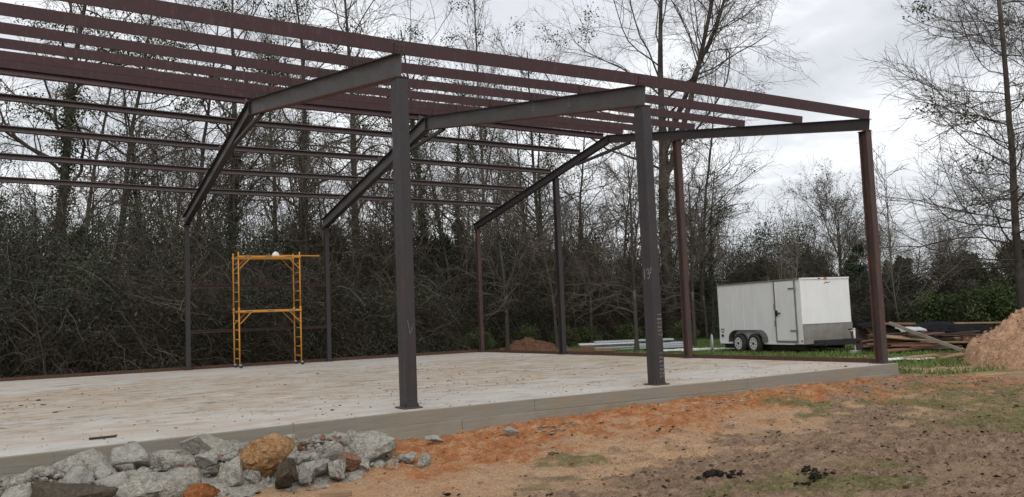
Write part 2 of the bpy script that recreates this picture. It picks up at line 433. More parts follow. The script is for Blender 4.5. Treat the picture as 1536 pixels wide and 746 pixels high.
def ground_mat():
    d = Nd('construction_ground'); v = d.coord()
    n1 = d.noise(v, 1.3, 6, 0.65); n2 = d.noise(v, 9, 6, 0.7); n3 = d.noise(v, 60, 4, 0.75); n4 = d.noise(v, 3.7, 5, 0.6, 0.5)
    clay = d.attr('clay'); mud = d.attr('mud'); gr = d.attr('grass')
    tan = d.ramp(n2, [(0.25, (0.37, 0.22, 0.125)), (0.5, (0.61, 0.40, 0.245)), (0.75, (0.72, 0.53, 0.37))])
    tan = d.mix(d.math('MULTIPLY', d.ramp(n4, [(0.45, 0.0), (0.65, 1.0)]), 0.55), tan, (0.68, 0.395, 0.20))
    cl = d.ramp(n4, [(0.30, (0.43, 0.14, 0.052)), (0.5, (0.60, 0.26, 0.108)), (0.66, (0.70, 0.43, 0.24))])
    cl = d.mix(d.math('MULTIPLY', d.ramp(n2, [(0.4, 0.0), (0.62, 1.0)]), 0.45), cl, (0.33, 0.12, 0.05))
    md = d.ramp(d.math('ADD', d.math('MULTIPLY', n2, .6), d.math('MULTIPLY', d.noise(d.coord((1, 3.2, 1), rot=(0, 0, R(28))), 5.0, 7, 0.72, .6), .4)), [(0.30, (0.030, 0.019, 0.013)), (0.44, (0.195, 0.13, 0.088)), (0.64, (0.50, 0.355, 0.25))])
    md = d.mix(d.math('MULTIPLY', d.ramp(n1, [(0.5, 0.0), (0.68, 1.0)]), 0.6), md, (0.50, 0.345, 0.23))
    grs = d.ramp(n2, [(0.28, (0.085, 0.075, 0.030)), (0.48, (0.20, 0.18, 0.075)), (0.72, (0.40, 0.325, 0.18))])
    rag = d.math('MULTIPLY', d.math('SUBTRACT', d.math('ADD', d.math('MULTIPLY', n1, 0.5), d.math('MULTIPLY', n2, 0.5)), 0.5), 3.4)
    def soft(a):
        return d.ramp(d.math('ADD', a, rag), [(0.25, 0.0), (0.80, 1.0)])
    c = d.mix(soft(clay), tan, cl)
    c = d.mix(d.math('MULTIPLY', soft(mud), 0.92), c, md)
    c = d.mix(d.math('MULTIPLY', soft(gr), 0.9), c, grs)
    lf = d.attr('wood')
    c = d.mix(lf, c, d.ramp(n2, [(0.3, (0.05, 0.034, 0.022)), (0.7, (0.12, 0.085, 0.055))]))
    c = d.mix(d.math('MULTIPLY', d.ramp(n3, [(0.40, 1.0), (0.58, 0.0)]), 0.5), c, (0.07, 0.045, 0.03))
    d.bump(d.math('ADD', d.math('MULTIPLY', n2, 1.4), d.math('MULTIPLY', n3, 0.6)), 1.0, 0.05)
    return d.fin(c, 0.95, 0, 0.12)
M['ground'] = ground_mat()
gme = mesh_np('ground', np.stack([GX, GY, GZ], -1).reshape(-1, 3), gf, [M['ground']], True)
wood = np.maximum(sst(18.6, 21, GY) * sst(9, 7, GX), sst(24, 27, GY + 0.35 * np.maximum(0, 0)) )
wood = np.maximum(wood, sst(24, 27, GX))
for nm, arr in (('clay', clay_mask(GX, GY)), ('mud', mud_mask(GX, GY)), ('grass', grass_mask(GX, GY) * (1 - wood)), ('wood', wood)):
    at = gme.attributes.new(nm, 'FLOAT', 'POINT'); at.data.foreach_set('value', np.asarray(arr, np.float32).ravel())
tag(link('ground', gme), kind='structure')
gh = lambda x, y: float(ground_h(np.array([x]), np.array([y]))[0])

# ------------------------------------------------------------------ slab
XR, YB = 10.80, 17.75
EDGE = [(-9.0, -1.62), (-5.1, -1.10), (-3.0, -0.82), (-0.3, -0.50), (2.0, -0.44), (6.0, -0.44), (XR, -0.27)]
def edge_y(x):
    return float(np.interp(x, [p[0] for p in EDGE], [p[1] for p in EDGE]))
slab = MB()
top = [(x, y, 0) for x, y in EDGE] + [(XR, YB, 0), (-9.0, YB, 0)]
n = len(top)
slab.add(top + [(x, y, -0.6) for x, y, _ in top], [tuple(range(n))] + [(i, (i + 1) % n, (i + 1) % n + n, i + n) for i in range(n)], 0)
slab_o = slab.build('concrete_slab', [M['slab_top']])
tag(slab_o, kind='structure')
rng = random.Random(4)
def course(z0, z1, proud, joints, mat):
    for a, b in zip(joints[:-1], joints[1:]):
        pts = [a + 0.004] + [p[0] for p in EDGE if a + 0.02 < p[0] < b - 0.02] + [b - 0.004]
        pr = proud + rng.uniform(-0.003, 0.003)
        V = []; Fc = []
        dz = rng.uniform(-0.006, 0.004)
        for x in pts:
            y = edge_y(x)
            V += [(x, y - pr, z0 + dz), (x, y - pr, z1 - 0.006), (x, y - pr + 0.006, z1), (x, y + 0.05, z1), (x, y + 0.05, z0 + dz)]
        k = 5
        for i in range(len(pts) - 1):
            for j in range(k):
                Fc.append((i * k + j, i * k + (j + 1) % k, (i + 1) * k + (j + 1) % k, (i + 1) * k + j))
        Fc.append(tuple(range(k))); Fc.append(tuple(reversed(range((len(pts) - 1) * k, len(pts) * k))))
        m = MB(); m.add(V, Fc)
        m.build('form_panel', mat, slab_o)
course(-0.175, 0.003, 0.012, [-8.9, -4.6, -1.9, 1.87, 6.35, XR + 0.002], M['form_a'])
course(-0.56, -0.182, 0.034, [-8.9, -5.6, -2.4, 0.6, 5.2, 8.3, XR + 0.004], M['form_b'])
m = MB(); m.box((XR + 0.006, 8.74, -0.29), (0.012, 18.0, 0.58)); m.build('form_panel', M['form_a'], slab_o)

# ------------------------------------------------------------------ steel frame
frame = empty('steel_building', (0, 0, 0), 0, 'dark red iron skeleton of a steel building with open roof standing on the concrete slab', 'steel building')
X = [-6.03, 0.0, 4.636, 10.6625]
RIDGE = 8.91; SF, SB = 0.1615, 0.194
def top_z(i, y):
    if i == 0:
        return 5.43 + (6.90 - 5.43) * y / RIDGE if y <= RIDGE else 6.90 - 0.205 * (y - RIDGE)
    lo = 0.10 if i == 3 else 0.0
    zr = 6.70 - lo * 0.5
    if y <= RIDGE:
        f0 = 5.26 - lo
        return f0 + (zr - f0) * y / RIDGE
    return zr - SB * (y - RIDGE) - 0
UX, UY, UZ = Vector((1, 0, 0)), Vector((0, 1, 0)), Vector((0, 0, 1))
def column(x, y, z1, b, h, mat, plate=True, axis='Y'):
    m = MB()
    pr = i_prof(b, h, 0.016, 0.012)
    if h > 0.25:        # the two big front columns are closed box sections with rolled corners and a seam
        B_, H_, c_ = b / 2, h / 2, 0.012
        pr = [(-B_ + c_, -H_), (B_ - c_, -H_), (B_ - c_ * .3, -H_ + c_ * .3), (B_, -H_ + c_), (B_, H_ - c_), (B_ - c_ * .3, H_ - c_ * .3), (B_ - c_, H_), (-B_ + c_, H_), (-B_ + c_ * .3, H_ - c_ * .3), (-B_, H_ - c_),
              (-B_, 0.008), (-B_ + 0.006, 0.004), (-B_ + 0.006, -0.004), (-B_, -0.008), (-B_, -H_ + c_), (-B_ + c_ * .3, -H_ + c_ * .3)]
    u, v = (UX, UY) if axis == 'Y' else (UY, UX)
    m.sweep(pr, (x, y, 0.022), (x, y, z1), u, v)
    o = m.build('column', mat, frame)
    p = MB(); p.box((x, y, 0.011), (b + 0.11, h + 0.09, 0.022), bev=0.003) if axis == 'Y' else p.box((x, y, 0.011), (h + 0.05, b + 0.07, 0.022), bev=0.003)
    for sx in (-1, 1):
        p.tube([(x + sx * (b / 2 + 0.016), y - h / 2 + 0.04, 0.02), (x + sx * (b / 2 + 0.016), y - h / 2 + 0.04, 0.075)], 0.011, 6); p.tube([(x + sx * (b / 2 + 0.016), y - h / 2 + 0.04, 0.022), (x + sx * (b / 2 + 0.016), y - h / 2 + 0.04, 0.042)], 0.021, 6)
    p.build('base_plate', M['rusty'], o)
    c = MB(); c.box((x, y, z1 + 0.006), (b + 0.03, h + 0.03, 0.012) if axis == 'Y' else (h + 0.03, b + 0.03, 0.012)); c.build('cap_plate', mat, o)
    return o
front_cols = []
for i, x in enumerate(X):
    dep = 0.24 if i == 3 else 0.36
    mat_c = M['rusty'] if i == 3 else M['steel']
    bz = top_z(i, 0) - dep - 0.02
    b, h = (0.16, 0.20) if i == 3 else (0.18, 0.26)
    front_cols.append(column(x, 0.0, bz - 0.012, b, h, mat_c))
    column(x, 17.48, top_z(i, 17.48) - dep - 0.02 - 0.012, 0.14, 0.16, M['rusty'] if i == 3 else M['steel'])
    # rafters: front slope and rear slope, welded at the ridge
    for (y0, y1, nm) in ((-0.10 if i < 3 else -0.13, RIDGE, 'front'), (RIDGE, 17.78, 'rear')):
        z0, z1 = top_z(i, max(y0, 0)) - (0.016 if y0 < 0 else 0), top_z(i, y1)
        A = Vector((x, y0, z0 - dep / 2)); B = Vector((x, y1, z1 - dep / 2))
        t = (B - A).normalized(); v = t.cross(UX).normalized()
        if v.z < 0: v = -v
        bw = 0.13 if i == 3 else 0.17
        tf = 0.014
        if nm == 'rear':
            A = A + t * 0.012
        m = MB()
        H = dep / 2
        m.sweep([(-0.006, -H + tf), (0.006, -H + tf), (0.006, H - tf), (-0.006, H - tf)], A, B, UX, v, 0)
        m.sweep([(-bw / 2, H - tf), (bw / 2, H - tf), (bw / 2, H), (-bw / 2, H)], A, B, UX, v, 1)
        m.sweep([(-bw / 2, -H), (bw / 2, -H), (bw / 2, -H + tf), (-bw / 2, -H + tf)], A, B, UX, v, 2)
        m.build('rafter', [M['rafter'] if i < 3 else M['steel'], M['steel'], M['rust_edge'] if nm == 'front' else M['steel']], frame)
    if True:
        # splice plate at the ridge and knee brace below it
        m = MB(); m.box((x, RIDGE, top_z(i, RIDGE) - dep / 2 - 0.005), (0.14, 0.012, dep + 0.01)); m.build('ridge_plate', M['steel'], frame)
        ya, yb = RIDGE - 1.0, RIDGE + 1.75
        za, zb_ = top_z(i, ya) - dep - 0.02, top_z(i, yb) - dep - 0.02
        m = MB()
        A, B = Vector((x, ya, za)), Vector((x, yb, zb_)); t = (B - A).normalized(); v = t.cross(UX).normalized()
        m.sweep([(-0.05, -0.035), (0.05, -0.035), (0.05, 0.035), (-0.05, 0.035)], A, B, UX, v)
        m.build('ridge_brace', M['steel'], frame)
# end-wall posts
column(X[3], 5.9, top_z(3, 5.9) - 0.24 - 0.03, 0.15, 0.19, M['rusty'])
column(X[3], 11.9, top_z(3, 11.9) - 0.24 - 0.03, 0.15, 0.19, M['steel'])
# roof purlins
PY = [-0.02, 1.76, 3.54, 5.33, 7.05, 8.42]
PB = [9.35, 10.63, 12.37, 14.13, 15.85]
for k, y in enumerate(PY + PB):
    rear = y > RIDGE
    sl = -SB if rear else SF
    v = Vector((0, -sl, 1)).normalized(); u = Vector((0, 1, sl)).normalized()
    pts = [(-6.35, 1), (0.0, 1), (0.0, 1), (4.636, 2), (4.636, 2), (10.80, 3)]
    for (xa, ia), (xb, ib) in (((-6.35, 0), (-0.004, 1)), ((0.004, 1), (4.632, 2)), ((4.640, 2), (10.82, 3))):
        hgt = 0.20 if k == 0 else 0.172
        up_a, up_b = [(0.10, 0.10, 0.08, 0.045)[q_] if rear else 0.004 for q_ in (ia, ib)]
        A = Vector((xa, y, top_z(ia, y))) + v * (hgt / 2 + up_a); B = Vector((xb, y, top_z(ib, y))) + v * (hgt / 2 + up_b)
        m = MB()
        if rear and k > len(PY):
            m.sweep(c_prof(0.085, hgt * 0.9, 0.012, 0.022), A, B, -u, v); mt = M['primer_dull']
        elif rear:
            m.sweep(c_prof(0.085, hgt, 0.012, 0.022), A, B, -u, v); mt = M['primer']
        else:
            m.sweep(c_prof(0.065, hgt, 0.010, 0.022), A, B, u, v); mt = M['primer']
        m.build('purlin', mt, frame)
    for i in (1, 2):
        m = MB(); c = Vector((X[i], y, top_z(i, y)))
        s = -1 if not rear else -1
        m.box(c + v * 0.085 + u * s * 0.014 if not rear else c + v * 0.08 - u * 0.09, (0.15, 0.012, 0.155 if not rear else 0.20), Matrix((UX, u, v)).transposed())
        if not rear:
            for dx in (-0.04, 0.04):
                for dz in (0.05, 0.12):
                    p = c + UX * dx + v * dz - u * 0.02
                    m.tube([p, p - u * 0.018], 0.011, 6)
        m.build('purlin_clip', M['rusty'], frame)
# girts on the back wall, first bay
for z in (2.66, 1.21):
    m = MB(); m.sweep(c_prof(0.06, 0.09, 0.008, 0.015), (0.09, 17.42, z), (4.55, 17.42, z), -UY, UZ); m.build('girt', M['primer'], frame)
# rusty base angle round the right and back edges of the slab
m = MB()
m.sweep([(0, 0), (0.09, 0), (0.09, 0.008), (0.008, 0.008), (0.008, 0.10), (0, 0.10)], (-9.0, YB - 0.02, 0.002), (XR - 0.02, YB - 0.02, 0.002), -UY, UZ)
m.build('base_angle', M['rust_edge'], frame)
m = MB()
m.sweep([(0, 0), (0.09, 0), (0.09, 0.008), (0.008, 0.008), (0.008, 0.09), (0, 0.09)], (XR - 0.02, 0.18, 0.002), (XR - 0.02, YB - 0.03, 0.002), -UX, UZ)
m.build('base_angle', M['rust_edge'], frame)

# chalk and mill marks
def strokes(name, lines, org, ux, uz, nrm, wd, mat, parent):
    """flat pen strokes on a face: lines in local (u,v) metres"""
    m = MB(); org = Vector(org); nrm = Vector(nrm); ux = Vector(ux); uz = Vector(uz)
    for ln in lines:
        for (a, b) in zip(ln[:-1], ln[1:]):
            A = org + ux * a[0] + uz * a[1] + nrm * 0.002; B = org + ux * b[0] + uz * b[1] + nrm * 0.002
            t = (B - A).normalized(); s = t.cross(nrm).normalized() * wd / 2
            A = A - t * wd * 0.3; B = B + t * wd * 0.3
            m.add([A - s, A + s, B + s, B - s, A - s + nrm * .0015, A + s + nrm * .0015, B + s + nrm * .0015, B - s + nrm * .0015],
                  [(4, 5, 6, 7), (0, 4, 7, 3), (1, 2, 6, 5), (0, 1, 5, 4), (3, 7, 6, 2)])
    return m.build(name, mat, parent)
D = {'1': [[(.3, 1), (.3, 0)]], '3': [[(.1, .85), (.35, 1), (.7, .9), (.65, .65), (.35, .55), (.7, .45), (.8, .2), (.5, 0), (.15, .08)]],
     "'": [[(.3, 1.15), (.5, .85)]], '6': [[(.7, 1), (.3, .7), (.2, .3), (.5, 0), (.8, .25), (.55, .5), (.22, .35)]],
     '8': [[(.5, .5), (.2, .75), (.5, 1), (.8, .75), (.5, .5), (.15, .25), (.5, 0), (.85, .25), (.5, .5)]],
     '2': [[(.15, .8), (.5, 1), (.8, .75), (.15, 0), (.85, 0)]], '5': [[(.8, 1), (.25, 1), (.2, .55), (.6, .6), (.8, .3), (.5, 0), (.15, .1)]],
     '0': [[(.5, 0), (.2, .3), (.25, .8), (.5, 1), (.8, .7), (.75, .2), (.5, 0)]], '7': [[(.15, 1), (.85, 1), (.4, 0)]], 'L': [[(.2, 1), (.2, 0), (.8, 0)]],
     'V': [[(.1, 1), (.4, 0), (.85, .65)]], '-': [[(.15, .5), (.8, .5)]], '4': [[(.7, 0), (.7, 1), (.15, .35), (.9, .35)]], 'K': [[(.2, 1), (.2, 0)], [(.8, 1), (.2, .45), (.8, 0)]]}
def word(txt, sz, pitch):
    L = []
    for k, ch in enumerate(txt):
        if ch == ' ': continue
        s2 = sz
        for ln in D[ch]:
            L.append([(p[0] * sz * 0.62 + k * pitch, p[1] * s2) for p in ln])
    return L
c2 = front_cols[2]
# 13'6 on the side facing left (web of the I) of the second column
strokes('chalk_mark', [[(p[0], p[1]) for p in ln] for ln in word("13'", 0.17, 0.085)] + [[(p[0] + 0.17, p[1] + 0.08) for p in ln] for ln in word('6', 0.07, 0.05)],
        (X[2] - 0.0905, 0.09, 1.83), -UY, UZ, -UX, 0.011, M['chalk'], c2)
# mill numbers painted down the front flange
def vert_word(txt, sz, x, z, par, mat, i):
    strokes('mill_mark', word(txt, sz, sz * 0.78), (x, -0.131, z), -UZ, UX, -UY, 0.007, mat, par)
vert_word('185057', 0.085, X[2] - 0.02, 1.22, c2, M['chalk'], 2)
vert_word('166702L', 0.085, X[2] - 0.02, 0.56, c2, M['chalk'], 2)
strokes('chalk_mark', word('V', 0.20, 0.1), (X[1] - 0.05, -0.131, 1.08), UX, UZ, -UY, 0.008, M['faint_chalk'], front_cols[1])
strokes('chalk_mark', word('K4', 0.11, 0.08), (X[3] - 0.04, -0.101, 2.15), UX, UZ, -UY, 0.008, M['faint_chalk'], front_cols[3])
rc = frame
for (yc, txt) in ((2.2, '11-1'), (3.55, '11-6')):
    z = top_z(2, yc) - 0.20
    strokes('chalk_mark', word(txt, 0.085, 0.055), (X[2] - 0.006, yc, z), UZ, UY, -UX, 0.008, M['chalk'], frame)

# ------------------------------------------------------------------ scaffold
M['scaf'] = steel_mat('orange_scaffold_paint', (0.52, 0.215, 0.022), (0.60, 0.28, 0.035), (0.25, 0.09, 0.03), 0.60, 0.45)
M['deck'] = simple('scaffold_plywood', (0.30, 0.17, 0.07), (0.45, 0.28, 0.12), 9, 0.8, stretch=(1, 8, 1))
M['rubber'] = simple('black_rubber', (0.02, 0.02, 0.02), (0.045, 0.044, 0.042), 20, 0.8, spec=0.3)
M['zinc'] = simple('worn_zinc', (0.25, 0.25, 0.25), (0.45, 0.45, 0.44), 20, 0.45, 0.6)
a0 = Vector((1.39, 16.50, 0)); a1 = Vector((3.38, 16.50, 0))
ang = math.atan2(a1.y - a0.y, a1.x - a0.x); Ls = (a1 - a0).length
sc = empty('rolling_scaffold', (a0.x, a0.y, 0.0), ang, 'two tier orange rolling scaffold parked near the back edge of the slab', 'scaffold')
Wd, z0 = 0.74, 0.13
for sx in (0, Ls):
    m = MB()
    for yy in (0, Wd):
        m.tube([(sx, yy, z0), (sx, yy, 1.86)], 0.023, 10); m.tube([(sx, yy, 1.862), (sx, yy, 3.72)], 0.023, 10)
        m.tube([(sx, yy, 1.80), (sx, yy, 1.92)], 0.033, 10)
    # ladder side tube and rungs
    for zz in np.arange(0.30, 3.65, 0.305):
        m.tube([(sx, 0, zz), (sx, Wd, zz)], 0.015, 8)
    m.build('end_ladder', M['scaf'], sc, True)
    for yy in (0, Wd):
        c = MB(); c.tube([(sx, yy, 0.10), (sx, yy, z0 + 0.06)], 0.016, 8); c.box((sx + 0.018, yy, 0.095), (0.075, 0.05, 0.05), bev=0.006)
        co = c.build('caster', M['zinc'], sc)
        wv = MB(); wv.tube([(sx + 0.035, yy - 0.02, 0.058), (sx + 0.035, yy + 0.02, 0.058)], 0.058, 16); wv.build('wheel', M['rubber'], co)
for zt in (1.80, 3.56):
    for yy in (-0.035, Wd + 0.035):
        m = MB(); m.box((Ls / 2, yy, zt), (Ls + 0.06, 0.03, 0.066), bev=0.005)
        for sx, s in ((0.02, 1), (Ls - 0.02, -1)):
            m.tube([(sx, yy, zt - 0.40), (sx + s * 0.36, yy, zt - 0.03)], 0.015, 8)
        m.build('side_rail', M['scaf'], sc)
    m = MB(); m.box((Ls / 2, Wd / 2, zt + 0.03), (Ls - 0.08, Wd - 0.06, 0.02)); m.build('platform', M['deck'], sc)
for (xx, zz) in ((0.32, 1.80), (1.0, 1.80), (1.7, 1.80), (0.3, 3.56), (0.95, 3.56), (1.62, 3.56)):
    m = MB(); m.box((xx, -0.052, zz), (0.22, 0.003, 0.03)); m.build('sticker', M['faint_chalk'], sc)
sp = empty('loose_board', (a1.x, a1.y, 0), ang, 'long thin orange board laid on the top scaffold deck and jutting out to the right', 'board')
m = MB(); m.box((0.05, Wd * 0.55, 3.628), (1.5, 0.14, 0.035), Matrix.Rotation(R(0.5), 3, 'Y'), bev=0.004); m.build('plank', M['scaf'], sp)
# hard hat
M['hat'] = simple('white_plastic', (0.72, 0.71, 0.68), (0.80, 0.79, 0.76), 30, 0.4)
hh = empty('hard_hat', tuple(a0 + (a1 - a0) * 0.62 + Vector((0.05, 0.30, 3.60))), 0.6, 'white hard hat resting on the top deck of the orange scaffold', 'hard hat')
bm = bmesh.new(); bmesh.ops.create_uvsphere(bm, u_segments=20, v_segments=12, radius=1)
bmesh.ops.delete(bm, geom=[v for v in bm.verts if v.co.z < -0.05], context='VERTS')
for v in bm.verts:
    v.co = Vector((v.co.x * 0.14, v.co.y * 0.115, max(0, v.co.z) * 0.135 * (1 + 0.06 * (abs(v.co.y) < 0.2)) + 0.012))
m = MB().bm(bm); m.build('shell', M['hat'], hh, True)
m = MB(); m.tube([(0, 0, 0.004), (0, 0, 0.014)], 0.15, 24); m.box((0.13, 0, 0.010), (0.10, 0.17, 0.008), bev=0.003); m.build('brim', M['hat'], hh)

# ------------------------------------------------------------------ enclosed trailer
def paint(name, c, rough=0.35, dirt=(0.45, 0.42, 0.36), amt=0.25):
    d = Nd(name); v = d.coord()
    g = d.noise(d.coord((1, 1, 0.3)), 3, 6, 0.65); f = d.noise(v, 25, 4)
    cc = d.mix(d.math('MULTIPLY', d.ramp(g, [(0.4, 0.0), (0.75, 1.0)]), amt), c, dirt)
    d.bump(d.noise(v, 1.6, 2), 0.12, 0.02)
    return d.fin(cc, d.ramp(f, [(0.3, rough), (0.7, rough + 0.12)]), 0, 0.5)
M['tw'] = paint('white_trailer_skin', (0.74, 0.75, 0.745))
M['grey_trim'] = simple('grey_alloy_trim', (0.17, 0.17, 0.17), (0.26, 0.26, 0.25), 8, 0.45, 0.3)
M['fend'] = simple('dark_fender_paint', (0.05, 0.05, 0.05), (0.09, 0.09, 0.088), 8, 0.5)
M['guard'] = simple('stone_guard_alloy', (0.20, 0.19, 0.175), (0.29, 0.275, 0.255), 3, 0.5, 0.25)
M['blk'] = simple('black_frame_paint', (0.014, 0.014, 0.015), (0.03, 0.029, 0.028), 12, 0.6)
M['rim'] = simple('white_wheel_paint', (0.50, 0.49, 0.46), (0.64, 0.63, 0.60), 14, 0.45)
M['orange'] = simple('amber_lens', (0.45, 0.12, 0.02), (0.5, 0.15, 0.03), 20, 0.3)
M['red'] = simple('red_lens', (0.30, 0.02, 0.02), (0.35, 0.03, 0.03), 20, 0.3)
M['block'] = simple('grey_concrete_block', (0.30, 0.29, 0.27), (0.40, 0.39, 0.36), 18, 0.9, bump=0.3)
TR = math.atan2(0.67, 4.6)
# local frame: origin at ground under the front left corner, +y towards the back, +x towards the far side
tr = empty('enclosed_trailer', (17.80, 8.22, -0.35), -TR, 'white enclosed cargo trailer with grey stone guard parked on the grass beyond the slab', 'trailer')
TL, TW, TB, TT = 4.66, 2.10, 0.33, 2.55
def rbox(name, c, s, mat, par, bev=0.0):
    m = MB(); m.box(c, s, bev=bev); return m.build(name, mat, par)
body = rbox('body', (TW / 2, TL / 2, (TB + TT) / 2), (TW, TL, TT - TB), M['tw'], tr, 0.03)
# roof edge trim, corner posts and skin seams
m = MB()
m.box((-0.012, TL / 2, TT - 0.02), (0.03, TL - 0.06, 0.05)); m.box((TW + 0.012, TL / 2, TT - 0.02), (0.03, TL - 0.06, 0.05))
m.build('roof_trim', M['grey_trim'], body)
m = MB(); m.box((TW / 2, -0.012, TT - 0.025), (TW - 0.04, 0.03, 0.055)); m.build('front_trim', M['tw'], body)
for yy in (1.62, 2.45, 3.1, 3.75):
    rbox('skin_seam', (-0.003, yy, (TB + TT) / 2 + 0.15), (0.006, 0.008, TT - TB - 0.5), M['tw'], body)
rbox('bottom_rail', (-0.010, TL / 2 + 0.2, TB + 0.02), (0.02, TL - 0.5, 0.05), M['tw'], body)
# stone guard wraps the lower front
rbox('stone_guard', (TW / 2, -0.012, TB + 0.34), (TW + 0.01, 0.02, 0.66), M['guard'], body, 0.004)
rbox('guard_edge', (TW / 2, -0.026, TB + 0.672), (TW + 0.012, 0.01, 0.022), M['grey_trim'], body)
# side door
door = rbox('door', (-0.018, 0.79, 1.47), (0.03, 0.98, 2.02), M['tw'], tr, 0.006)
m = MB()
for yy in (0.27, 1.31): m.box((-0.022, yy, 1.47), (0.045, 0.045, 2.13))
for zz in (0.425, 2.515): m.box((-0.021, 0.79, zz), (0.042, 1.0, 0.045))
m.build('door_frame', M['grey_trim'], door)
for zz in (0.80, 2.22):
    m = MB(); m.box((-0.045, 0.40, zz), (0.022, 0.34, 0.045), bev=0.004); m.box((-0.05, 0.24, zz), (0.045, 0.05, 0.17), bev=0.004); m.build('hinge', M['grey_trim'], door)
m = MB(); m.box((-0.05, 1.23, 1.40), (0.05, 0.09, 0.20), bev=0.006); m.box((-0.075, 1.14, 1.40), (0.03, 0.26, 0.045), bev=0.005); m.build('handle', M['blk'], door)
m = MB(); m.box((-0.045, 1.335, 1.62), (0.03, 0.04, 0.2)); m.box((-0.045, 1.335, 1.05), (0.03, 0.04, 0.2)); m.build('latch_bar', M['grey_trim'], door)
# lights, stickers
rbox('marker_light', (1.05, -0.03, TT - 0.03), (0.13, 0.03, 0.06), M['orange'], tr, 0.006)
rbox('marker_light', (0.78, -0.03, TT - 0.03), (0.09, 0.02, 0.03), M['blk'], tr, 0.004)
rbox('reflector', (-0.012, 0.07, TB + 0.12), (0.015, 0.07, 0.05), M['red'], tr, 0.003)
rbox('vent', (-0.015, 4.42, 0.86), (0.012, 0.22, 0.035), M['grey_trim'], tr)
rbox('vent', (-0.015, 4.42, 0.76), (0.012, 0.16, 0.03), M['grey_trim'], tr)
rbox('tail_light', (-0.015, 4.44, 0.62), (0.016, 0.12, 0.09), M['blk'], tr)
strokes('maker_script', [[(0, .02), (.03, .0), (.09, .07), (.10, .02), (.15, .05), (.17, .02), (.22, .05), (.27, .06)]], (1.0, -0.001, 2.34), UX, UZ, -UY, 0.018, M['blk'], body)
# wheels and fender
def wheel(y):
    wo = MB()
    # tyre as a lathe round the x axis
    prof = [(0.0, 0.22), (0.0, 0.30), (0.03, 0.345), (0.07, 0.355), (0.14, 0.355), (0.18, 0.345), (0.21, 0.30), (0.21, 0.22)]
    n = 32; V = []
    for k in range(n):
        a = 2 * math.pi * k / n
        for (px_, r) in prof:
            V.append((-0.23 + px_, y + r * math.cos(a), 0.355 + r * math.sin(a)))
    L = len(prof)
    Fc = [(k * L + j, k * L + (j + 1) % L, ((k + 1) % n) * L + (j + 1) % L, ((k + 1) % n) * L + j) for k in range(n) for j in range(L)]
    wo.add(V, Fc)
    w_ = wo.build('wheel', M['rubber'], tr, True)
    for k in range(0, 40):
        pass
    rm = MB()
    rm.tube([(-0.222, y, 0.355), (-0.19, y, 0.355)], 0.218, 28); 
    rm.build('rim', M['rim'], w_)
    hub = MB(); hub.tube([(-0.245, y, 0.355), (-0.20, y, 0.355)], 0.05, 14)
    for k in range(8):
        a = 2 * math.pi * k / 8 + 0.2
        cy, cz = y + 0.145 * math.cos(a), 0.355 + 0.145 * math.sin(a)
        hub.tube([(-0.226, cy, cz), (-0.20, cy, cz)], 0.026, 8)
    hub.build('hub', M['blk'], w_)
wheel(2.36); wheel(3.22)
m = MB()
arc = []
for k in range(15):
    a = math.pi * k / 14
    arc.append((2.79 - 0.98 * math.cos(a) * (1 if True else 1), 0.40 + 0.42 * min(1, 1.35 * math.sin(a)) ** 0.7))
V = [(-0.245, y, z) for y, z in arc] + [(0.0, y, z) for y, z in arc] + [(-0.245, y, z + 0.012) for y, z in arc] + [(0.0, y, z + 0.012) for y, z in arc]
k = len(arc); Fc = []
for i in range(k - 1):
    Fc += [(i, i + 1, k + i + 1, k + i), (2 * k + i, 3 * k + i, 3 * k + i + 1, 2 * k + i + 1), (i, 2 * k + i, 2 * k + i + 1, i + 1)]
m.add(V, Fc); m.build('fender', M['fend'], tr, False)
# running gear and tongue
m = MB(); m.box((0.22, 2.4, 0.245), (0.10, TL - 0.3, 0.20)); m.box((TW - 0.22, 2.4, 0.235), (0.10, TL - 0.3, 0.22)); m.box((TW / 2, 2.4, 0.24), (0.3, TL - 0.4, 0.16))  # rails deepened and dark centre box added to stand in for underbody shade
# cross members
for yy in np.arange(0.3, 4.5, 0.6): m.box((TW / 2, yy, 0.27), (TW - 0.5, 0.05, 0.10))
for yy in (2.36, 3.22): m.tube([(0.0, yy, 0.34), (TW, yy, 0.34)], 0.05, 10)
m.build('chassis', M['blk'], tr)
m = MB()
tip = Vector((1.05, -1.32, 0.42))
for sx in (0.25, TW - 0.25):
    A = Vector((sx, 0.35, 0.36)); t = (tip - A).normalized(); v = Vector((0, 0, 1))
    m.sweep([(-0.035, -0.085), (0.035, -0.085), (0.035, 0.085), (-0.035, 0.085)], A, tip, t.cross(v), v)
m.box((1.05, -1.42, 0.43), (0.12, 0.34, 0.10), bev=0.01); m.box((1.05, -0.4, 0.34), (1.1, 0.06, 0.12))
m.build('tongue', M['blk'], tr)
m = MB(); jx, jy = 1.05, -1.18
m.tube([(jx, jy, 0.35), (jx, jy, 0.80)], 0.035, 12); m.tube([(jx, jy, 0.12), (jx, jy, 0.36)], 0.026, 12); m.tube([(jx, jy, 0.80), (jx, jy, 0.83)], 0.045, 12)
m.tube([(jx, jy, 0.79), (jx - 0.14, jy, 0.74), (jx - 0.20, jy, 0.77)], 0.012, 8); m.box((jx, jy, 0.12), (0.12, 0.12, 0.012))
jk = m.build('jack', M['rim'], tr, True)
m = MB(); m.tube([(jx - 0.22, jy - 0.02, 0.80), (jx - 0.25, jy - 0.06, 0.80)], 0.03, 10); m.build('knob', M['blk'], jk)
def t_local(p):
    return tr.matrix_basis @ Vector(p)
bpy.context.view_layer.update()
Mtr = Matrix.Translation((17.80, 8.22, -0.35)) @ Matrix.Rotation(-TR, 4, 'Z')
bl = Mtr @ Vector((jx, jy, 0.0))
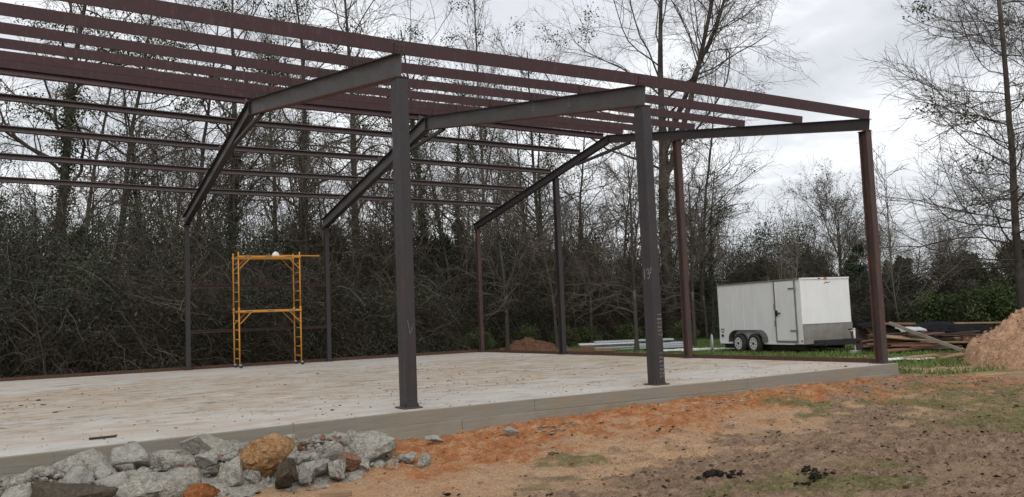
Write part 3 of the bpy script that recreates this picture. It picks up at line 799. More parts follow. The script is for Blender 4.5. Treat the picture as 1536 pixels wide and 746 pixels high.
ob = rbox('concrete_block', (0, 0, 0.035), (0.40, 0.22, 0.15), M['block'], None, 0.008); ob.location = (bl.x, bl.y, gh(bl.x, bl.y)); ob.rotation_euler = (0, 0, 0.3)
ob.location.z = -0.34
tag(ob, 'grey concrete block under the jack of the white trailer', 'block')
# round grey disc leaning at the trailer's rear
M['disc'] = simple('blue_grey_plastic', (0.33, 0.36, 0.41), (0.42, 0.45, 0.50), 6, 0.5)
dp = Mtr @ Vector((-0.16, 4.95, 0))
ds = empty('round_disc', (dp.x, dp.y, gh(dp.x, dp.y)), -TR + R(58), 'pale blue grey round disc standing on edge behind the trailer', 'disc')
bm = bmesh.new(); bmesh.ops.create_uvsphere(bm, u_segments=28, v_segments=10, radius=1)
for v in bm.verts: v.co = Vector((v.co.x * 0.34, v.co.z * 0.06 , v.co.y * 0.34 + 0.35))
m = MB().bm(bm); m.build('dish', M['disc'], ds, True)
m = MB(); m.box((0.06, 0, 0.03), (0.5, 0.25, 0.06), bev=0.01); m.build('foot', M['disc'], ds)

# ------------------------------------------------------------------ boards, sheets, panels
def wood_mat(name, c1, c2):
    d = Nd(name); v = d.coord((0.6, 14, 14)); f = d.noise(v, 3.0, 6, 0.65); g = d.noise(d.coord(), 3, 4)
    c = d.ramp(f, [(0.3, c1), (0.7, c2)])
    c = d.mix(d.math('MULTIPLY', d.ramp(g, [(0.45, 0.0), (0.7, 1.0)]), 0.5), c, (0.10, 0.075, 0.055))
    d.bump(f, 0.3, 0.004)
    return d.fin(c, 0.88, 0, 0.2)
M['wd_tan'] = wood_mat('tan_weathered_wood', (0.20, 0.125, 0.075), (0.33, 0.225, 0.14))
M['wd_brown'] = wood_mat('brown_wood', (0.11, 0.06, 0.04), (0.20, 0.12, 0.08))
M['wd_grey'] = wood_mat('grey_wood', (0.16, 0.14, 0.12), (0.28, 0.25, 0.21))
M['wd_red'] = wood_mat('reddish_wood', (0.17, 0.075, 0.045), (0.27, 0.13, 0.08))
M['wd_dark'] = wood_mat('dark_wet_wood', (0.035, 0.025, 0.022), (0.07, 0.05, 0.042))
M['blacktin'] = simple('black_roofing_sheet', (0.006, 0.006, 0.007), (0.013, 0.013, 0.015), 5, 0.9, spec=0.12)
M['greytin'] = simple('grey_roofing_sheet', (0.34, 0.36, 0.38), (0.46, 0.48, 0.50), 5, 0.55)
M['panel'] = simple('pale_blue_steel_panel', (0.34, 0.37, 0.40), (0.44, 0.47, 0.50), 3, 0.45, stretch=(1, 6, 1))
M['whitep'] = simple('white_sheet', (0.62, 0.62, 0.60), (0.74, 0.74, 0.73), 4, 0.55)
yawr = -YAW            # pile lies along the view's right-hand direction
pile_c = Vector((20.85, 5.45, 0))
Rz = Matrix.Rotation(yawr, 3, 'Z')
rp = random.Random(11)
wm = ['wd_tan', 'wd_brown', 'wd_grey', 'wd_red', 'wd_dark', 'wd_brown', 'wd_dark']
wl = {'wd_tan': 'tan', 'wd_brown': 'brown', 'wd_grey': 'grey', 'wd_red': 'reddish', 'wd_dark': 'dark wet'}
layers = [(-2.3, 2.1, 0), (-2.35, 1.4, 1), (-2.3, 0.9, 2), (-2.2, 0.1, 3), (-2.3, -0.2, 4)]
for lay in range(7):
    for row in range(5):
        L = rp.uniform(1.5, 3.4) * (1.0 - 0.05 * lay)
        cx = rp.uniform(-0.95, 0.6) - 0.12 * lay
        cy = -0.65 + row * 0.30 + rp.uniform(-0.08, 0.08)
        z = 0.05 + lay * 0.088
        mt = rp.choice(wm)
        m = MB(); m.box((0, 0, 0), (L, rp.uniform(0.14, 0.24), rp.uniform(0.04, 0.085)), bev=0.004)
        p = pile_c + Rz @ Vector((cx, cy, z))
        o = m.build('board', M[mt]); o.location = (p.x, p.y, -0.36 + z + 0.01)
        o.rotation_euler = (rp.uniform(-.03, .03), rp.uniform(-.018, .018), yawr + rp.uniform(-.16, .16))
        tag(o, wl[mt] + ' board in the scrap lumber pile right of the trailer', 'board', wl[mt] + ' boards in the lumber pile')
for k, (cx, cy, z, L, wdt, th, rz, mt, lb) in enumerate([
    (0.75, -0.95, 0.42, 0.95, 0.22, 0.22, 0.0, 'wd_brown', 'short thick brown timber propped at the front of the lumber pile'),
    (-0.15, -1.05, 0.32, 1.7, 0.10, 0.05, -0.16, 'wd_tan', 'thin tan board sloping down across the front of the lumber pile'),
    (2.35, -0.35, 0.60, 0.75, 0.16, 0.10, 0.05, 'wd_tan', 'pale tan board end poking out of the right end of the lumber pile'),
    (1.5, 0.25, 0.84, 1.6, 0.10, 0.05, -0.03, 'wd_tan', 'pale board lying on top of the black roofing sheets'),
    (-1.15, 0.1, 0.92, 1.0, 0.18, 0.06, 0.03, 'wd_red', 'reddish board lying on top of the lumber pile at its left end')]):
    m = MB(); m.box((0, 0, 0), (L, wdt, th), bev=0.004)
    p = pile_c + Rz @ Vector((cx, cy, 0)); o = m.build('board', M[mt]); o.location = (p.x, p.y, -0.35 + z)
    o.rotation_euler = (0.05, rp.uniform(.02, .10), yawr + rz); tag(o, lb, 'board')
for k in range(16):
    mt = rp.choice(['wd_dark', 'wd_brown', 'wd_grey', 'wd_dark', 'wd_red', 'wd_tan'])
    L = rp.uniform(.9, 2.4); cx = rp.uniform(-1.9, 2.3); cy = rp.uniform(-1.15, -0.35)
    m = MB(); m.box((0, 0, 0), (L, rp.uniform(.09, .2), rp.uniform(.03, .06)), bev=0.004); o = m.build('board', M[mt])
    p = pile_c + Rz @ Vector((cx, cy, 0)); o.location = (p.x, p.y, -0.33 + rp.uniform(.08, .62) * (1.0 - .25 * max(0, cx - .5)))
    o.rotation_euler = (rp.uniform(-.5, .5), rp.uniform(-.16, .16), yawr + rp.uniform(-.4, .4))
    tag(o, wl[mt] + ' board lying askew on the front of the scrap lumber pile', 'board', wl[mt] + ' askew boards on the lumber pile')
# dark timbers that hold up the right half
for k in range(4):
    m = MB(); m.box((0, 0, 0), (1.7, 0.16, 0.14), bev=0.005)
    p = pile_c + Rz @ Vector((1.3 + 0.15 * k, -0.55 + 0.38 * k, 0)); o = m.build('timber', M['wd_dark']); o.location = (p.x, p.y, -0.17 + 0.02 * (k % 2)); o.rotation_euler = (0, 0, yawr + rp.uniform(-.06, .06))
    tag(o, 'dark square timber under the right half of the black roofing sheets', 'timber', 'dark timbers under the roofing sheets')
def corr_sheet(name, L, W, mat, sag, lip, seed):
    nx, ny = 30, 15
    V = []; 
    for j in range(ny):
        for i in range(nx):
            u = i / (nx - 1) - 0.5; v = j / (ny - 1) - 0.5
            z = 0.018 * math.sin(v * ny * math.pi) - sag * (2 * u) ** 2 - lip * max(0, -v * 2) ** 2
            z += 0.05 * float(vnoise(u * 3 + seed, v * 2, seed))
            V.append((u * L, v * W, z))
    n0 = len(V); V += [(x, y, z - 0.008) for x, y, z in V]
    Fc = []
    for j in range(ny - 1):
        for i in range(nx - 1):
            a = j * nx + i; Fc.append((a, a + 1, a + nx + 1, a + nx)); Fc.append((n0 + a, n0 + a + nx, n0 + a + nx + 1, n0 + a + 1))
    for i in range(nx - 1):
        Fc.append((i, n0 + i, n0 + i + 1, i + 1)); a = (ny - 1) * nx + i; Fc.append((a, a + 1, n0 + a + 1, n0 + a))
    m = MB(); m.add(V, Fc); return m.build(name, mat)
for (cx, cy, z, L, W, sag, lip, mt, lb, rz, tx) in [
    (0.35, 0.20, 0.88, 2.3, 1.1, 0.12, 0.22, 'blacktin', 'black roofing sheet draped over the middle of the lumber pile', 0.02, 0.10),
    (1.30, 0.30, 0.80, 2.4, 1.1, 0.14, 0.20, 'blacktin', 'topmost black roofing sheet sagging over the right end of the lumber pile', -0.04, 0.04),
    (-1.0, -0.35, 0.80, 0.85, 0.45, 0.02, 0.06, 'greytin', 'pale grey roofing sheet lying on the lumber pile beside the leaning pole', 0.1, 0.18),
    (-1.85, 0.45, 0.98, 1.0, 0.8, 0.06, 0.10, 'blacktin', 'small black sheet at the left end of the lumber pile behind the corner column', 0.0, 0.05)]:
    o = corr_sheet('roofing_sheet', L, W, M[mt], sag, lip, int(cx * 7) + 20)
    p = pile_c + Rz @ Vector((cx, cy, 0)); o.location = (p.x, p.y, -0.37 + z); o.rotation_euler = (tx, 0.05 if cx > 0 else 0.0, yawr + rz); tag(o, lb, 'roofing sheet')
# leaning pole
def pole(name, A, B, wdt, th, mat, label, cat):
    A = Vector(A); B = Vector(B); t = (B - A); L = t.length
    m = MB(); m.box((0, 0, 0), (wdt, th, L), bev=0.006); o = m.build(name, mat)
    o.location = (A + B) / 2; o.rotation_euler = t.to_track_quat('Z', 'Y').to_euler(); return tag(o, label, cat)
pole('wooden_pole', (19.15, 5.95, 0.62), (19.85, 3.85, gh(19.85, 3.85) + 0.02), 0.10, 0.10, M['wd_grey'], 'grey square pole leaning against the lumber pile with its foot in the grass', 'pole')
# leaning dark sheet beside the trailer tongue
m = MB(); m.box((0, 0, 0), (1.1, 0.03, 0.95), bev=0.003); lp = m.build('leaning_sheet', M['wd_dark'])
q = Mtr @ Vector((1.75, -1.05, 0)); lp.location = (q.x, q.y, 0.02); lp.rotation_euler = (R(-22), R(0), R(-22))
tag(lp, 'dark plywood sheet leaning behind the trailer jack', 'plywood sheet')
qa = Mtr @ Vector((1.78, -0.95, 0.9)); qb = Mtr @ Vector((2.05, -1.55, 0.02))
pole('leaning_board', tuple(qa), tuple(qb), 0.05, 0.14, M['wd_tan'], 'narrow brown board leaning against the dark plywood by the trailer', 'board')
# pale blue panels stacked at the slab's far right corner
def panel_stack():
    c = Vector((17.0, 16.55)); r0 = random.Random(3)
    for k, (dx, dy, L, W, mt, lb) in enumerate([
        (0.35, 0.1, 4.3, 1.0, 'panel', 'lowest pale blue steel panel of the stack on the grass behind the slab'),
        (0.15, 0.05, 4.0, 0.95, 'panel', 'second pale blue steel panel from the bottom of the stack behind the slab'),
        (0.3, 0.1, 3.8, 0.9, 'panel', 'third pale blue steel panel from the bottom of the stack behind the slab'),
        (-0.9, 0.0, 2.3, 0.95, 'whitep', 'white panel on the left half of the panel stack behind the slab'),
        (0.2, 0.12, 3.2, 0.85, 'panel', 'topmost pale blue steel panel of the stack behind the slab')]):
        m = MB(); m.box((0, 0, 0), (L, W, 0.06), bev=0.006)
        for s in np.linspace(-L / 2 + 0.2, L / 2 - 0.2, int(L / 0.3)):
            m.box((s, 0, 0.034), (0.03, W - 0.02, 0.012))
        o = m.build('metal_sheet', M[mt]); p = c + Vector((dx * rt.x + dy * fw.x, dx * rt.y + dy * fw.y))
        o.location = (p.x, p.y, -0.20 + 0.03 + 0.076 * k); o.rotation_euler = (0, 0, yawr + r0.uniform(-.03, .03)); tag(o, lb, 'metal sheet')
    o = rbox('wooden_crate', (0, 0, 0.15), (0.55, 0.4, 0.30), M['wd_brown'], None, 0.01)
    return o
cr = panel_stack(); p = (14.75, 16.35); cr.location = (p[0], p[1], -0.24); cr.rotation_euler = (0, 0, yawr)
tag(cr, 'small brown wooden crate left of the pale panel stack', 'crate')
rr_ = random.Random(9)
for k, (x, y, L, rz, mt, lb) in enumerate([(14.35, 16.55, 0.9, -0.2, 'wd_red', 'reddish timber offcut left of the brown crate'), (14.1, 16.25, 0.7, -0.8, 'wd_brown', 'brown timber offcut lying near the white end wall sheet'),
        (14.5, 16.85, 0.6, -0.4, 'wd_tan', 'orange tan offcut resting behind the brown crate'), (15.2, 16.0, 1.1, -0.5, 'wd_tan', 'tan board in front of the pale panel stack')]):
    o = rbox('timber_offcut', (0, 0, 0.05), (L, 0.14, 0.12), M[mt], None, 0.006); o.location = (x, y, gh(x, y) + 0.06 + 0.05 * (k % 2)); o.rotation_euler = (0.1, 0.05, rz); tag(o, lb, 'timber')
def sheet(name, c, L, W, rz, mat, label, seed, amp=0.03):
    nx, ny = 14, 8; V = []
    cs, sn = math.cos(rz), math.sin(rz)
    for j in range(ny):
        for i in range(nx):
            u = (i / (nx - 1) - 0.5) * L * (1 + 0.08 * math.sin(j * 2.1 + seed)); v = (j / (ny - 1) - 0.5) * W * (1 + 0.1 * math.sin(i * 1.3 + seed))
            x = c[0] + u * cs - v * sn; y = c[1] + u * sn + v * cs
            V.append((u, v, gh(x, y) + 0.075 + amp * abs(float(vnoise(u * 2, v * 3, seed))) - c[2]))
    n0 = len(V); V += [(a, b, z - 0.02) for a, b, z in V]
    Fc = []
    for j in range(ny - 1):
        for i in range(nx - 1):
            a = j * nx + i; Fc.append((a, a + 1, a + nx + 1, a + nx)); Fc.append((n0 + a, n0 + a + nx, n0 + a + nx + 1, n0 + a + 1))
    for i in range(nx - 1):
        Fc.append((i, n0 + i, n0 + i + 1, i + 1)); a = (ny - 1) * nx + i; Fc.append((a, a + 1, n0 + a + 1, n0 + a))
    for j in range(ny - 1):
        a = j * nx; Fc.append((a, a + nx, n0 + a + nx, n0 + a)); a = j * nx + nx - 1; Fc.append((a, n0 + a, n0 + a + nx, a + nx))
    m = MB(); m.add(V, Fc); o = m.build(name, mat); o.location = c; o.rotation_euler = (0, 0, rz); return tag(o, label, 'sheet')
sheet('white_sheet', (18.35, 14.05, -0.3), 3.0, 1.2, yawr, M['whitep'], 'long white sheet lying on the grass between the panel stack and the trailer', 2, 0.08)
sheet('white_sheet', (13.0, 16.55, -0.28), 1.7, 0.5, yawr, M['whitep'], 'narrow white sheet lying left of the end wall post behind the slab', 5, 0.10)
sheet('white_sheet', (15.75, 3.45, -0.35), 1.9, 0.8, yawr, M['whitep'], 'white sheet lying on the grass behind the corner column', 7, 0.06)

# ------------------------------------------------------------------ stones
def rock_mesh(name, seed, sub, size, mat, cuts=9, rough=0.10, smooth=False, depth=(0.55, 0.88)):
    r = np.random.default_rng(seed)
    bm = bmesh.new(); bmesh.ops.create_icosphere(bm, subdivisions=sub, radius=1.0)
    P = np.array([v.co[:] for v in bm.verts]); Fc = np.array([[v.index for v in f.verts] for f in bm.faces]); bm.free()
    nrm = P.copy()
    for k in range(cuts):
        nn = r.normal(size=3); nn /= np.linalg.norm(nn); dd = r.uniform(*depth)
        P = P - np.maximum(0, P @ nn - dd)[:, None] * nn
    f = fbm(nrm[:, 0] * 2.5 + nrm[:, 2] * 1.7 + seed, nrm[:, 1] * 2.5 - nrm[:, 2] * 1.3, 4, seed, 0.6)
    g = np.abs(fbm(nrm[:, 0] * 9 + nrm[:, 2] * 6, nrm[:, 1] * 9 - nrm[:, 2] * 5, 3, seed + 3, 0.6))
    P = P * (1 + rough * f - rough * 0.55 * g)[:, None]
    P = P * np.array(size) / 2 / np.abs(P).max(0)
    if mat.name == 'black_mud':
        P = P * (1 + 0.9 * np.abs(fbm(nrm[:, 0] * 4 + nrm[:, 2] * 3, nrm[:, 1] * 4 - nrm[:, 2] * 3, 4, seed + 11, 0.7)))[:, None] - 0.0
    return mesh_np(name, P, Fc, [mat], smooth)
def stone(x, y, w, d, h, rz, mat, label, cat, seed, sub=4, name='concrete_chunk', tilt=(0, 0), sink=0.12, lift=0.0, group=None, cuts=9, rough=0.12, depth=(0.55, 0.88)):
    me = rock_mesh(name, seed, sub, (w, d, h), mat, cuts, rough, False, depth)
    o = link(name, me, None, (x, y, float(base_h(x, y)) + h / 2 - sink * h + lift), (tilt[0], tilt[1], rz))
    return tag(o, label, cat, group)
# view-plane helper done offline: positions are ground points of the pile
Bm = [
 # x, y, w, d, h, rz, tilt, lift, mat, name, label
 (-3.12, -1.42, .64, .30, .30, -.35, (.35, .24), .27, 'rk_smooth', 'concrete_chunk', 'smooth grey broken slab corner tilted on top of the rubble against the slab edge'),
 (-2.68, -2.18, .74, .52, .48, -.35, (-.2, -.28), .08, 'rk_tan', 'boulder', 'large orange tan boulder at the middle of the rubble pile'),
 (-4.35, -1.72, .95, .70, .50, -.4, (.2, .0), .04, 'rk_grey', 'concrete_chunk', 'largest rough grey concrete chunk at the left of the rubble pile'),
 (-3.62, -1.72, .56, .42, .34, -.3, (.1, .1), .10, 'rk_grey', 'concrete_chunk', 'rough grey concrete chunk just left of the smooth slab corner'),
 (-3.42, -1.98, .36, .26, .22, -.3, (0, .1), .12, 'rk_rust', 'stone', 'rust brown stone wedged under the smooth slab corner'),
 (-3.02, -2.32, .40, .34, .34, .3, (.1, -.2), .02, 'rk_grey', 'concrete_chunk', 'grey concrete chunk left of the orange tan boulder'),
 (-2.52, -2.58, .34, .28, .36, .5, (.1, .25), .0, 'rk_dark', 'stone', 'brownish grey stone leaning in front of the orange tan boulder'),
 (-2.28, -2.55, .20, .18, .27, .2, (.1, .1), .02, 'rk_pale', 'stone', 'small pale white stone right of the brownish grey stone'),
 (-3.22, -2.12, .30, .22, .20, .1, (0, .1), .20, 'rk_pale', 'stone', 'pale concrete stone perched below the smooth slab corner'),
 (-3.52, -2.32, .50, .36, .32, -.2, (.1, 0), .0, 'rk_grey', 'concrete_chunk', 'grey concrete chunk behind the red clay lump'),
 (-4.62, -2.62, .95, .60, .42, -.25, (.05, .08), -.02, 'rk_dark', 'concrete_chunk', 'dark brown damp concrete chunk at the bottom left corner'),
 (-3.42, -2.78, .40, .28, .24, -.2, (0, 0), -.02, 'rk_clay', 'clay_lump', 'red orange clay lump at the front of the rubble pile'),
 (-3.92, -2.42, .74, .46, .34, -.3, (.15, -.1), -.02, 'rk_grey', 'concrete_chunk', 'grey concrete chunk right of the dark brown chunk at the front left'),
 (-1.76, -2.35, .34, .26, .28, .4, (.1, .2), .05, 'rk_rust', 'stone', 'pinkish brown stone right of the grey tilted fragment'),
 (-1.88, -2.15, .26, .10, .26, .2, (.3, .35), .10, 'rk_smooth', 'concrete_chunk', 'flat grey fragment standing tilted in the right half of the rubble'),
 (-1.42, -2.02, .74, .55, .40, -.3, (.1, 0), .0, 'rk_grey', 'concrete_chunk', 'broad crumbly grey chunk at the right end of the rubble pile'),
 (-1.55, -1.65, .42, .34, .34, .2, (.1, .1), .02, 'rk_grey', 'concrete_chunk', 'grey chunk behind the broad crumbly one at the right end of the rubble'),
 (-0.20, -1.30, .28, .18, .10, -.1, (0, .1), .03, 'rk_pale', 'stone', 'flat pale stone on the red clay near the first column'),
 (-0.95, -2.55, .18, .16, .17, .4, (0, .1), .0, 'rk_grey', 'stone', 'lone light grey stone just right of the rubble pile'),
 (0.82, -1.50, .24, .14, .15, -.6, (.5, .2), .0, 'rk_smooth', 'concrete_chunk', 'flat grey sliver leaning in the clay between the two front columns'),
 (-2.18, -1.98, .28, .24, .22, .1, (0, 0), .06, 'rk_grey', 'concrete_chunk', 'grey chunk right of the orange tan boulder by the slab face'),
 (-1.98, -2.55, .30, .26, .24, .8, (0, .2), .0, 'rk_grey', 'concrete_chunk', 'grey chunk at the front of the rubble right of the pale white stone'),
 (-4.98, -1.95, .5, .4, .30, .1, (0, .1), .03, 'rk_grey', 'concrete_chunk', 'grey chunk cut by the left edge of the picture'),
 (-2.02, -1.62, .22, .15, .14, .1, (0, 0), .10, 'rk_rust', 'stone', 'small orange brown stone on the rubble against the slab face'),
]
for k, (x, y, w_, d_, h_, rz, tl, lf, mt, nm, lb) in enumerate(Bm):
    sc_r = {'rk_dark': 1.0, 'rk_rust': .85, 'rk_clay': .95, 'rk_tan': 1.02}.get(mt, 1.02)
    w_, d_, h_, lf = w_ * sc_r, d_ * sc_r, h_ * sc_r, lf + 0.04
    stone(x, y, w_, d_, h_, rz, M[mt], lb, 'clay lump' if nm == 'clay_lump' else 'stone' if nm in ('stone', 'boulder') else 'concrete chunk', 100 + k, 5 if w_ > 0.5 else 4, nm, tl, 0.15, lf,
          cuts=7 if mt == 'rk_smooth' else 15, rough=0.05 if mt == 'rk_smooth' else 0.15, depth=(.4, .8) if mt == 'rk_smooth' else (.38, .86))
rq = random.Random(31)
for k in range(130):
    x = rq.uniform(-5.5, -0.95); y = edge_y(x) - rq.uniform(0.3, 1.75)
    sz = min(.5, rq.lognormvariate(-1.55, .38)); mt = rq.choice(['rk_grey', 'rk_grey', 'rk_grey', 'rk_grey', 'rk_pale', 'rk_pale', 'rk_grey', 'rk_rust'])
    sz = min(sz, .17) if mt == 'rk_rust' else sz
    nmc = {'rk_grey': 'grey', 'rk_pale': 'pale', 'rk_rust': 'rusty brown'}[mt]
    hz = 0.26 * math.exp(-(((y - edge_y(x) + 0.85) / 0.65) ** 2))
    stone(x, y, sz * rq.uniform(.9, 1.4), sz, sz * rq.uniform(.6, .95), rq.uniform(0, 6), M[mt], 'small ' + nmc + ' lump of broken concrete in the rubble pile', 'concrete chunk', 300 + k, 3, 'concrete_chunk', (rq.uniform(-.4, .4), rq.uniform(-.4, .4)), .15, hz * .8, nmc + ' lumps in the rubble pile', 13, .14, (.35, .85))
# heaps of small rubble: real stones, uncountable
def scatter(name, pts, sizes, mats, seed, label=None, cat=None, flat=0.7, sub=1, zoff=0.0, hfun=None, kids=10):
    r = np.random.default_rng(seed)
    base = []
    for k in range(kids):
        me = rock_mesh('tmp', seed * 31 + k, sub, (1, 1, 1), mats[0], 9, 0.22, False, (.32, .8))
        v = np.empty(len(me.vertices) * 3, np.float32); me.vertices.foreach_get('co', v)
        f = np.empty(len(me.polygons) * 3, np.int32); me.loops.foreach_get('vertex_index', f)
        base.append((v.reshape(-1, 3), f.reshape(-1, 3))); bpy.data.meshes.remove(me)
    V = []; Fc = []; MI = []; n0 = 0
    for k, (p, s) in enumerate(zip(pts, sizes)):
        bv, bf = base[r.integers(kids)]
        a = r.uniform(0, 6.28); c, sn = math.cos(a), math.sin(a)
        sc_ = np.array([s * r.uniform(.7, 1.3), s * r.uniform(.6, 1.1), s * flat * r.uniform(.6, 1.2)])
        q = bv * sc_; q = np.stack([q[:, 0] * c - q[:, 1] * sn, q[:, 0] * sn + q[:, 1] * c, q[:, 2]], 1)
        V.append(q + np.array(p)); Fc.append(bf + n0); n0 += len(bv); MI += [r.integers(len(mats))] * len(bf)
    me = mesh_np(name, np.concatenate(V), np.concatenate(Fc), mats, False, MI)
    return tag(link(name, me), label, cat, None, 'stuff')
r = np.random.default_rng(5)
P_ = []; s_ = []
def heap_h(x, y):
    return 0.32 * np.exp(-(((y - edge_y(x) + 0.85) / 0.65) ** 2)) * sst(-0.75, -1.5, x)
for k in range(2600):
    x = r.uniform(-5.6, -0.8); y = edge_y(x) - abs(r.normal(0.75, 0.42))
    if y > edge_y(x) - 0.08: continue
    s = float(np.clip(r.lognormal(-2.75, 0.55), 0.03, 0.17))
    P_.append((x, y, float(base_h(x, y)) + float(heap_h(x, y)) * r.uniform(0.5, 1.0))); s_.append(s)
scatter('rubble', P_, s_, [M['rk_grey'], M['rk_grey'], M['rk_pale'], M['rk_grey'], M['rk_grey'], M['rk_rust'], M['rk_grey'], M['rk_grey']], 7, 'small broken concrete rubble heaped along the slab edge', 'rubble', 0.75)
# earth under the rubble heap
hx = np.linspace(-6.2, -0.5, 90); hv = np.linspace(0.0, 2.0, 40)
HX, HV = np.meshgrid(hx, hv); HY = np.array([edge_y(v) for v in hx])[None, :] - HV + 0.02
HZ = base_h(HX, HY) + heap_h(HX[0][None, :] if False else HX, HY) * 0.75 if False else None
ev = np.interp(HX, [p[0] for p in EDGE], [p[1] for p in EDGE])
hh_ = 0.30 * np.exp(-(((HY - ev + 0.85) / 0.65) ** 2)) * sst(-0.75, -1.5, HX)
HZ = base_h(HX, HY) + hh_ * 0.85 + 0.09 * fbm(HX * 3, HY * 3, 4, 77) - 0.03
ii = np.arange(HX.size).reshape(HX.shape)
hf = np.stack([ii[:-1, :-1], ii[1:, :-1], ii[1:, 1:], ii[:-1, 1:]], -1).reshape(-1, 4)
tag(link('rubble_bed', mesh_np('rubble_bed', np.stack([HX, HY, HZ], -1).reshape(-1, 3), hf, [M['rk_grey']], False)), kind='structure')

# crumbs of mud tracked over the slab
P_ = []; s_ = []
for k in range(2200):
    y = float(np.clip(r.normal(6.5, 3.4), 0.0, 17.0)); x = r.uniform(-8, 10.5)
    if fbm(np.array([x * 0.45]), np.array([y * 1.1]), 3, 3)[0] < r.uniform(-.05, .35): continue
    s = float(np.clip(r.lognormal(-3.8, 0.6), 0.010, 0.11)); P_.append((x, y, 0.006)); s_.append(s)
for k in range(420):
    x = r.uniform(-6, 10.5); y = edge_y(x) + abs(r.normal(0, 1.6)) + 0.03
    s = float(np.clip(r.lognormal(-4.0, 0.5), 0.008, 0.05)); P_.append((x, y, 0.004)); s_.append(s)
scatter('mud_crumbs', P_, s_, [M['rk_brown'], M['rk_mud'], M['rk_brown'], M['rk_tan']], 8, 'dried mud crumbs scattered over the concrete slab', 'mud crumbs', 0.4)
# clods and grit over the bare ground
P_ = []; s_ = []
for k in range(5200):
    x = r.uniform(-3.2, 12); y = r.uniform(-8.3, -0.7)
    if y > edge_y(x) - 0.1: continue
    s = float(np.clip(r.lognormal(-4.05, 0.6), 0.008, 0.11)); P_.append((x, y, gh(x, y) if False else 0)); s_.append(s)
P_ = np.array(P_); P_[:, 2] = ground_h(P_[:, 0], P_[:, 1]) + 0.002
mk = mud_mask(P_[:, 0], P_[:, 1]); ck = clay_mask(P_[:, 0], P_[:, 1])
u = r.uniform(size=len(P_)); s_ = np.array(s_)
sel_m = u < mk * 0.9; sel_c = (~sel_m) & (u < ck); sel_t = ~(sel_m | sel_c)
scatter('mud_clods', P_[sel_m], s_[sel_m], [M['rk_brown'], M['rk_brown'], M['sandc'], M['rk_mud']], 9, 'dark clods over the muddy ground', 'clods', 0.55)
scatter('clay_clods', P_[sel_c], s_[sel_c] * 1.15, [M['rk_clay'], M['rk_clay'], M['rk_tan']], 10, 'red clay clods along the slab', 'clods', 0.6)
scatter('sand_grit', P_[sel_t], s_[sel_t] * 0.8, [M['rk_tan'], M['sandc'], M['rk_grey']], 11, 'grit and crumbs on the tan dirt', 'grit', 0.5)
# broken chips in the clay
P_ = []; s_ = []
for (cx, cy, n_, sp) in ((1.45, -1.62, 34, .22), (4.4, -1.55, 16, .2), (5.2, -1.45, 14, .25), (6.4, -1.3, 10, .12), (1.9, -1.45, 12, .2)):
    for k in range(n_):
        x = cx + r.normal(0, sp); y = cy + r.normal(0, sp * 0.5); P_.append((x, y, gh(x, y) + 0.01)); s_.append(r.uniform(.03, .12))
scatter('concrete_chips', P_, s_, [M['rk_smooth'], M['rk_grey'], M['rk_pale']], 12, 'thin grey concrete chips in the red clay', 'chips', 0.25)
# black mud lumps
def mud_lump(x, y, nn, sp, smax, seed, label):
    rr = np.random.default_rng(seed); root = empty('mud_lump', (x, y, gh(x, y)), 0, label, 'mud lump')
    for k in range(nn):
        me = rock_mesh('clod', seed * 50 + k, 3, tuple(rr.uniform(.25, 1) * smax * np.array([1.3, .9, .6]) * rr.uniform(.7, 1.2, 3)), M['rk_mud'], 10, 0.5, False, (.3, .8))
        a = rr.normal(0, sp, 2); link('clod', me, root, (a[0], a[1] * .6, rr.uniform(0, .05)))
mud_lump(0.92, -5.25, 16, .10, .12, 1, 'tall black mud clump in the brown dirt at the bottom centre')
mud_lump(1.06, -5.42, 10, .08, .09, 2, 'lower black mud clump touching the tall one on its right')
mud_lump(1.82, -5.75, 22, .15, .085, 3, 'ragged black mud clump right of the paired clumps')
mud_lump(1.35, -6.05, 7, .08, .05, 4, 'small black mud clump nearest the bottom edge')
mud_lump(-1.4, -4.05, 2, .02, .07, 5, 'tiny black clod on the tan dirt right of the rubble')
mud_lump(2.65, -2.6, 6, .16, .06, 6, 'low dark clods in a row on the tan dirt')
o = rbox('wood_block', (0, 0, 0.03), (0.30, 0.10, 0.07), M['wd_tan'], None, 0.006); o.location = (-2.28, -3.42, gh(-2.28, -3.42)); o.rotation_euler = (0, 0, -.42)
tag(o, 'short tan wood offcut on the dirt in front of the rubble pile', 'wood block')
o = rbox('wood_strip', (0, 0, 0.012), (0.30, 0.05, 0.022), M['wd_dark'], None, 0.004); o.location = (-4.05, -0.18, 0.003); o.rotation_euler = (0, 0, .1)
tag(o, 'dark wood splinter lying on the slab near its left front edge', 'wood splinter')
# debris by the slab corner
for k, (x, y, L, rz, mt, lb) in enumerate([(16.3, 2.95, 1.5, -.45, 'wd_tan', 'long tan stick in the debris right of the corner column'), (16.9, 2.75, .8, -.9, 'wd_brown', 'brown branch piece in the middle of the debris heap'),
    (17.2, 2.5, .7, .0, 'wd_tan', 'tan offcut at the right end of the debris heap'), (16.75, 2.9, .55, .5, 'wd_red', 'reddish stick crossing the debris heap'), (17.0, 2.35, 1.0, -.6, 'wd_tan', 'flat tan board in front of the debris heap'), (19.0, 2.55, 1.1, -.1, 'wd_tan', 'thin pale plank lying in the grass before the lumber pile')]):
    m = MB(); m.tube([(-L / 2, 0, .03), (-L / 6, .04, .10), (L / 5, -.03, .13), (L / 2, .02, .05)], [.05, .06, .055, .04], 7); o = m.build('stick', M[mt])
    o.location = (x, y, gh(x, y)); o.rotation_euler = (0, 0, rz); tag(o, lb, 'stick')
P_ = []; s_ = []
for k in range(160):
    x = 16.8 + r.normal(0, .55); y = 2.6 - (x - 16.8) * .5 + r.normal(0, .18); P_.append((x, y, gh(x, y) + .03)); s_.append(r.uniform(.05, .2))
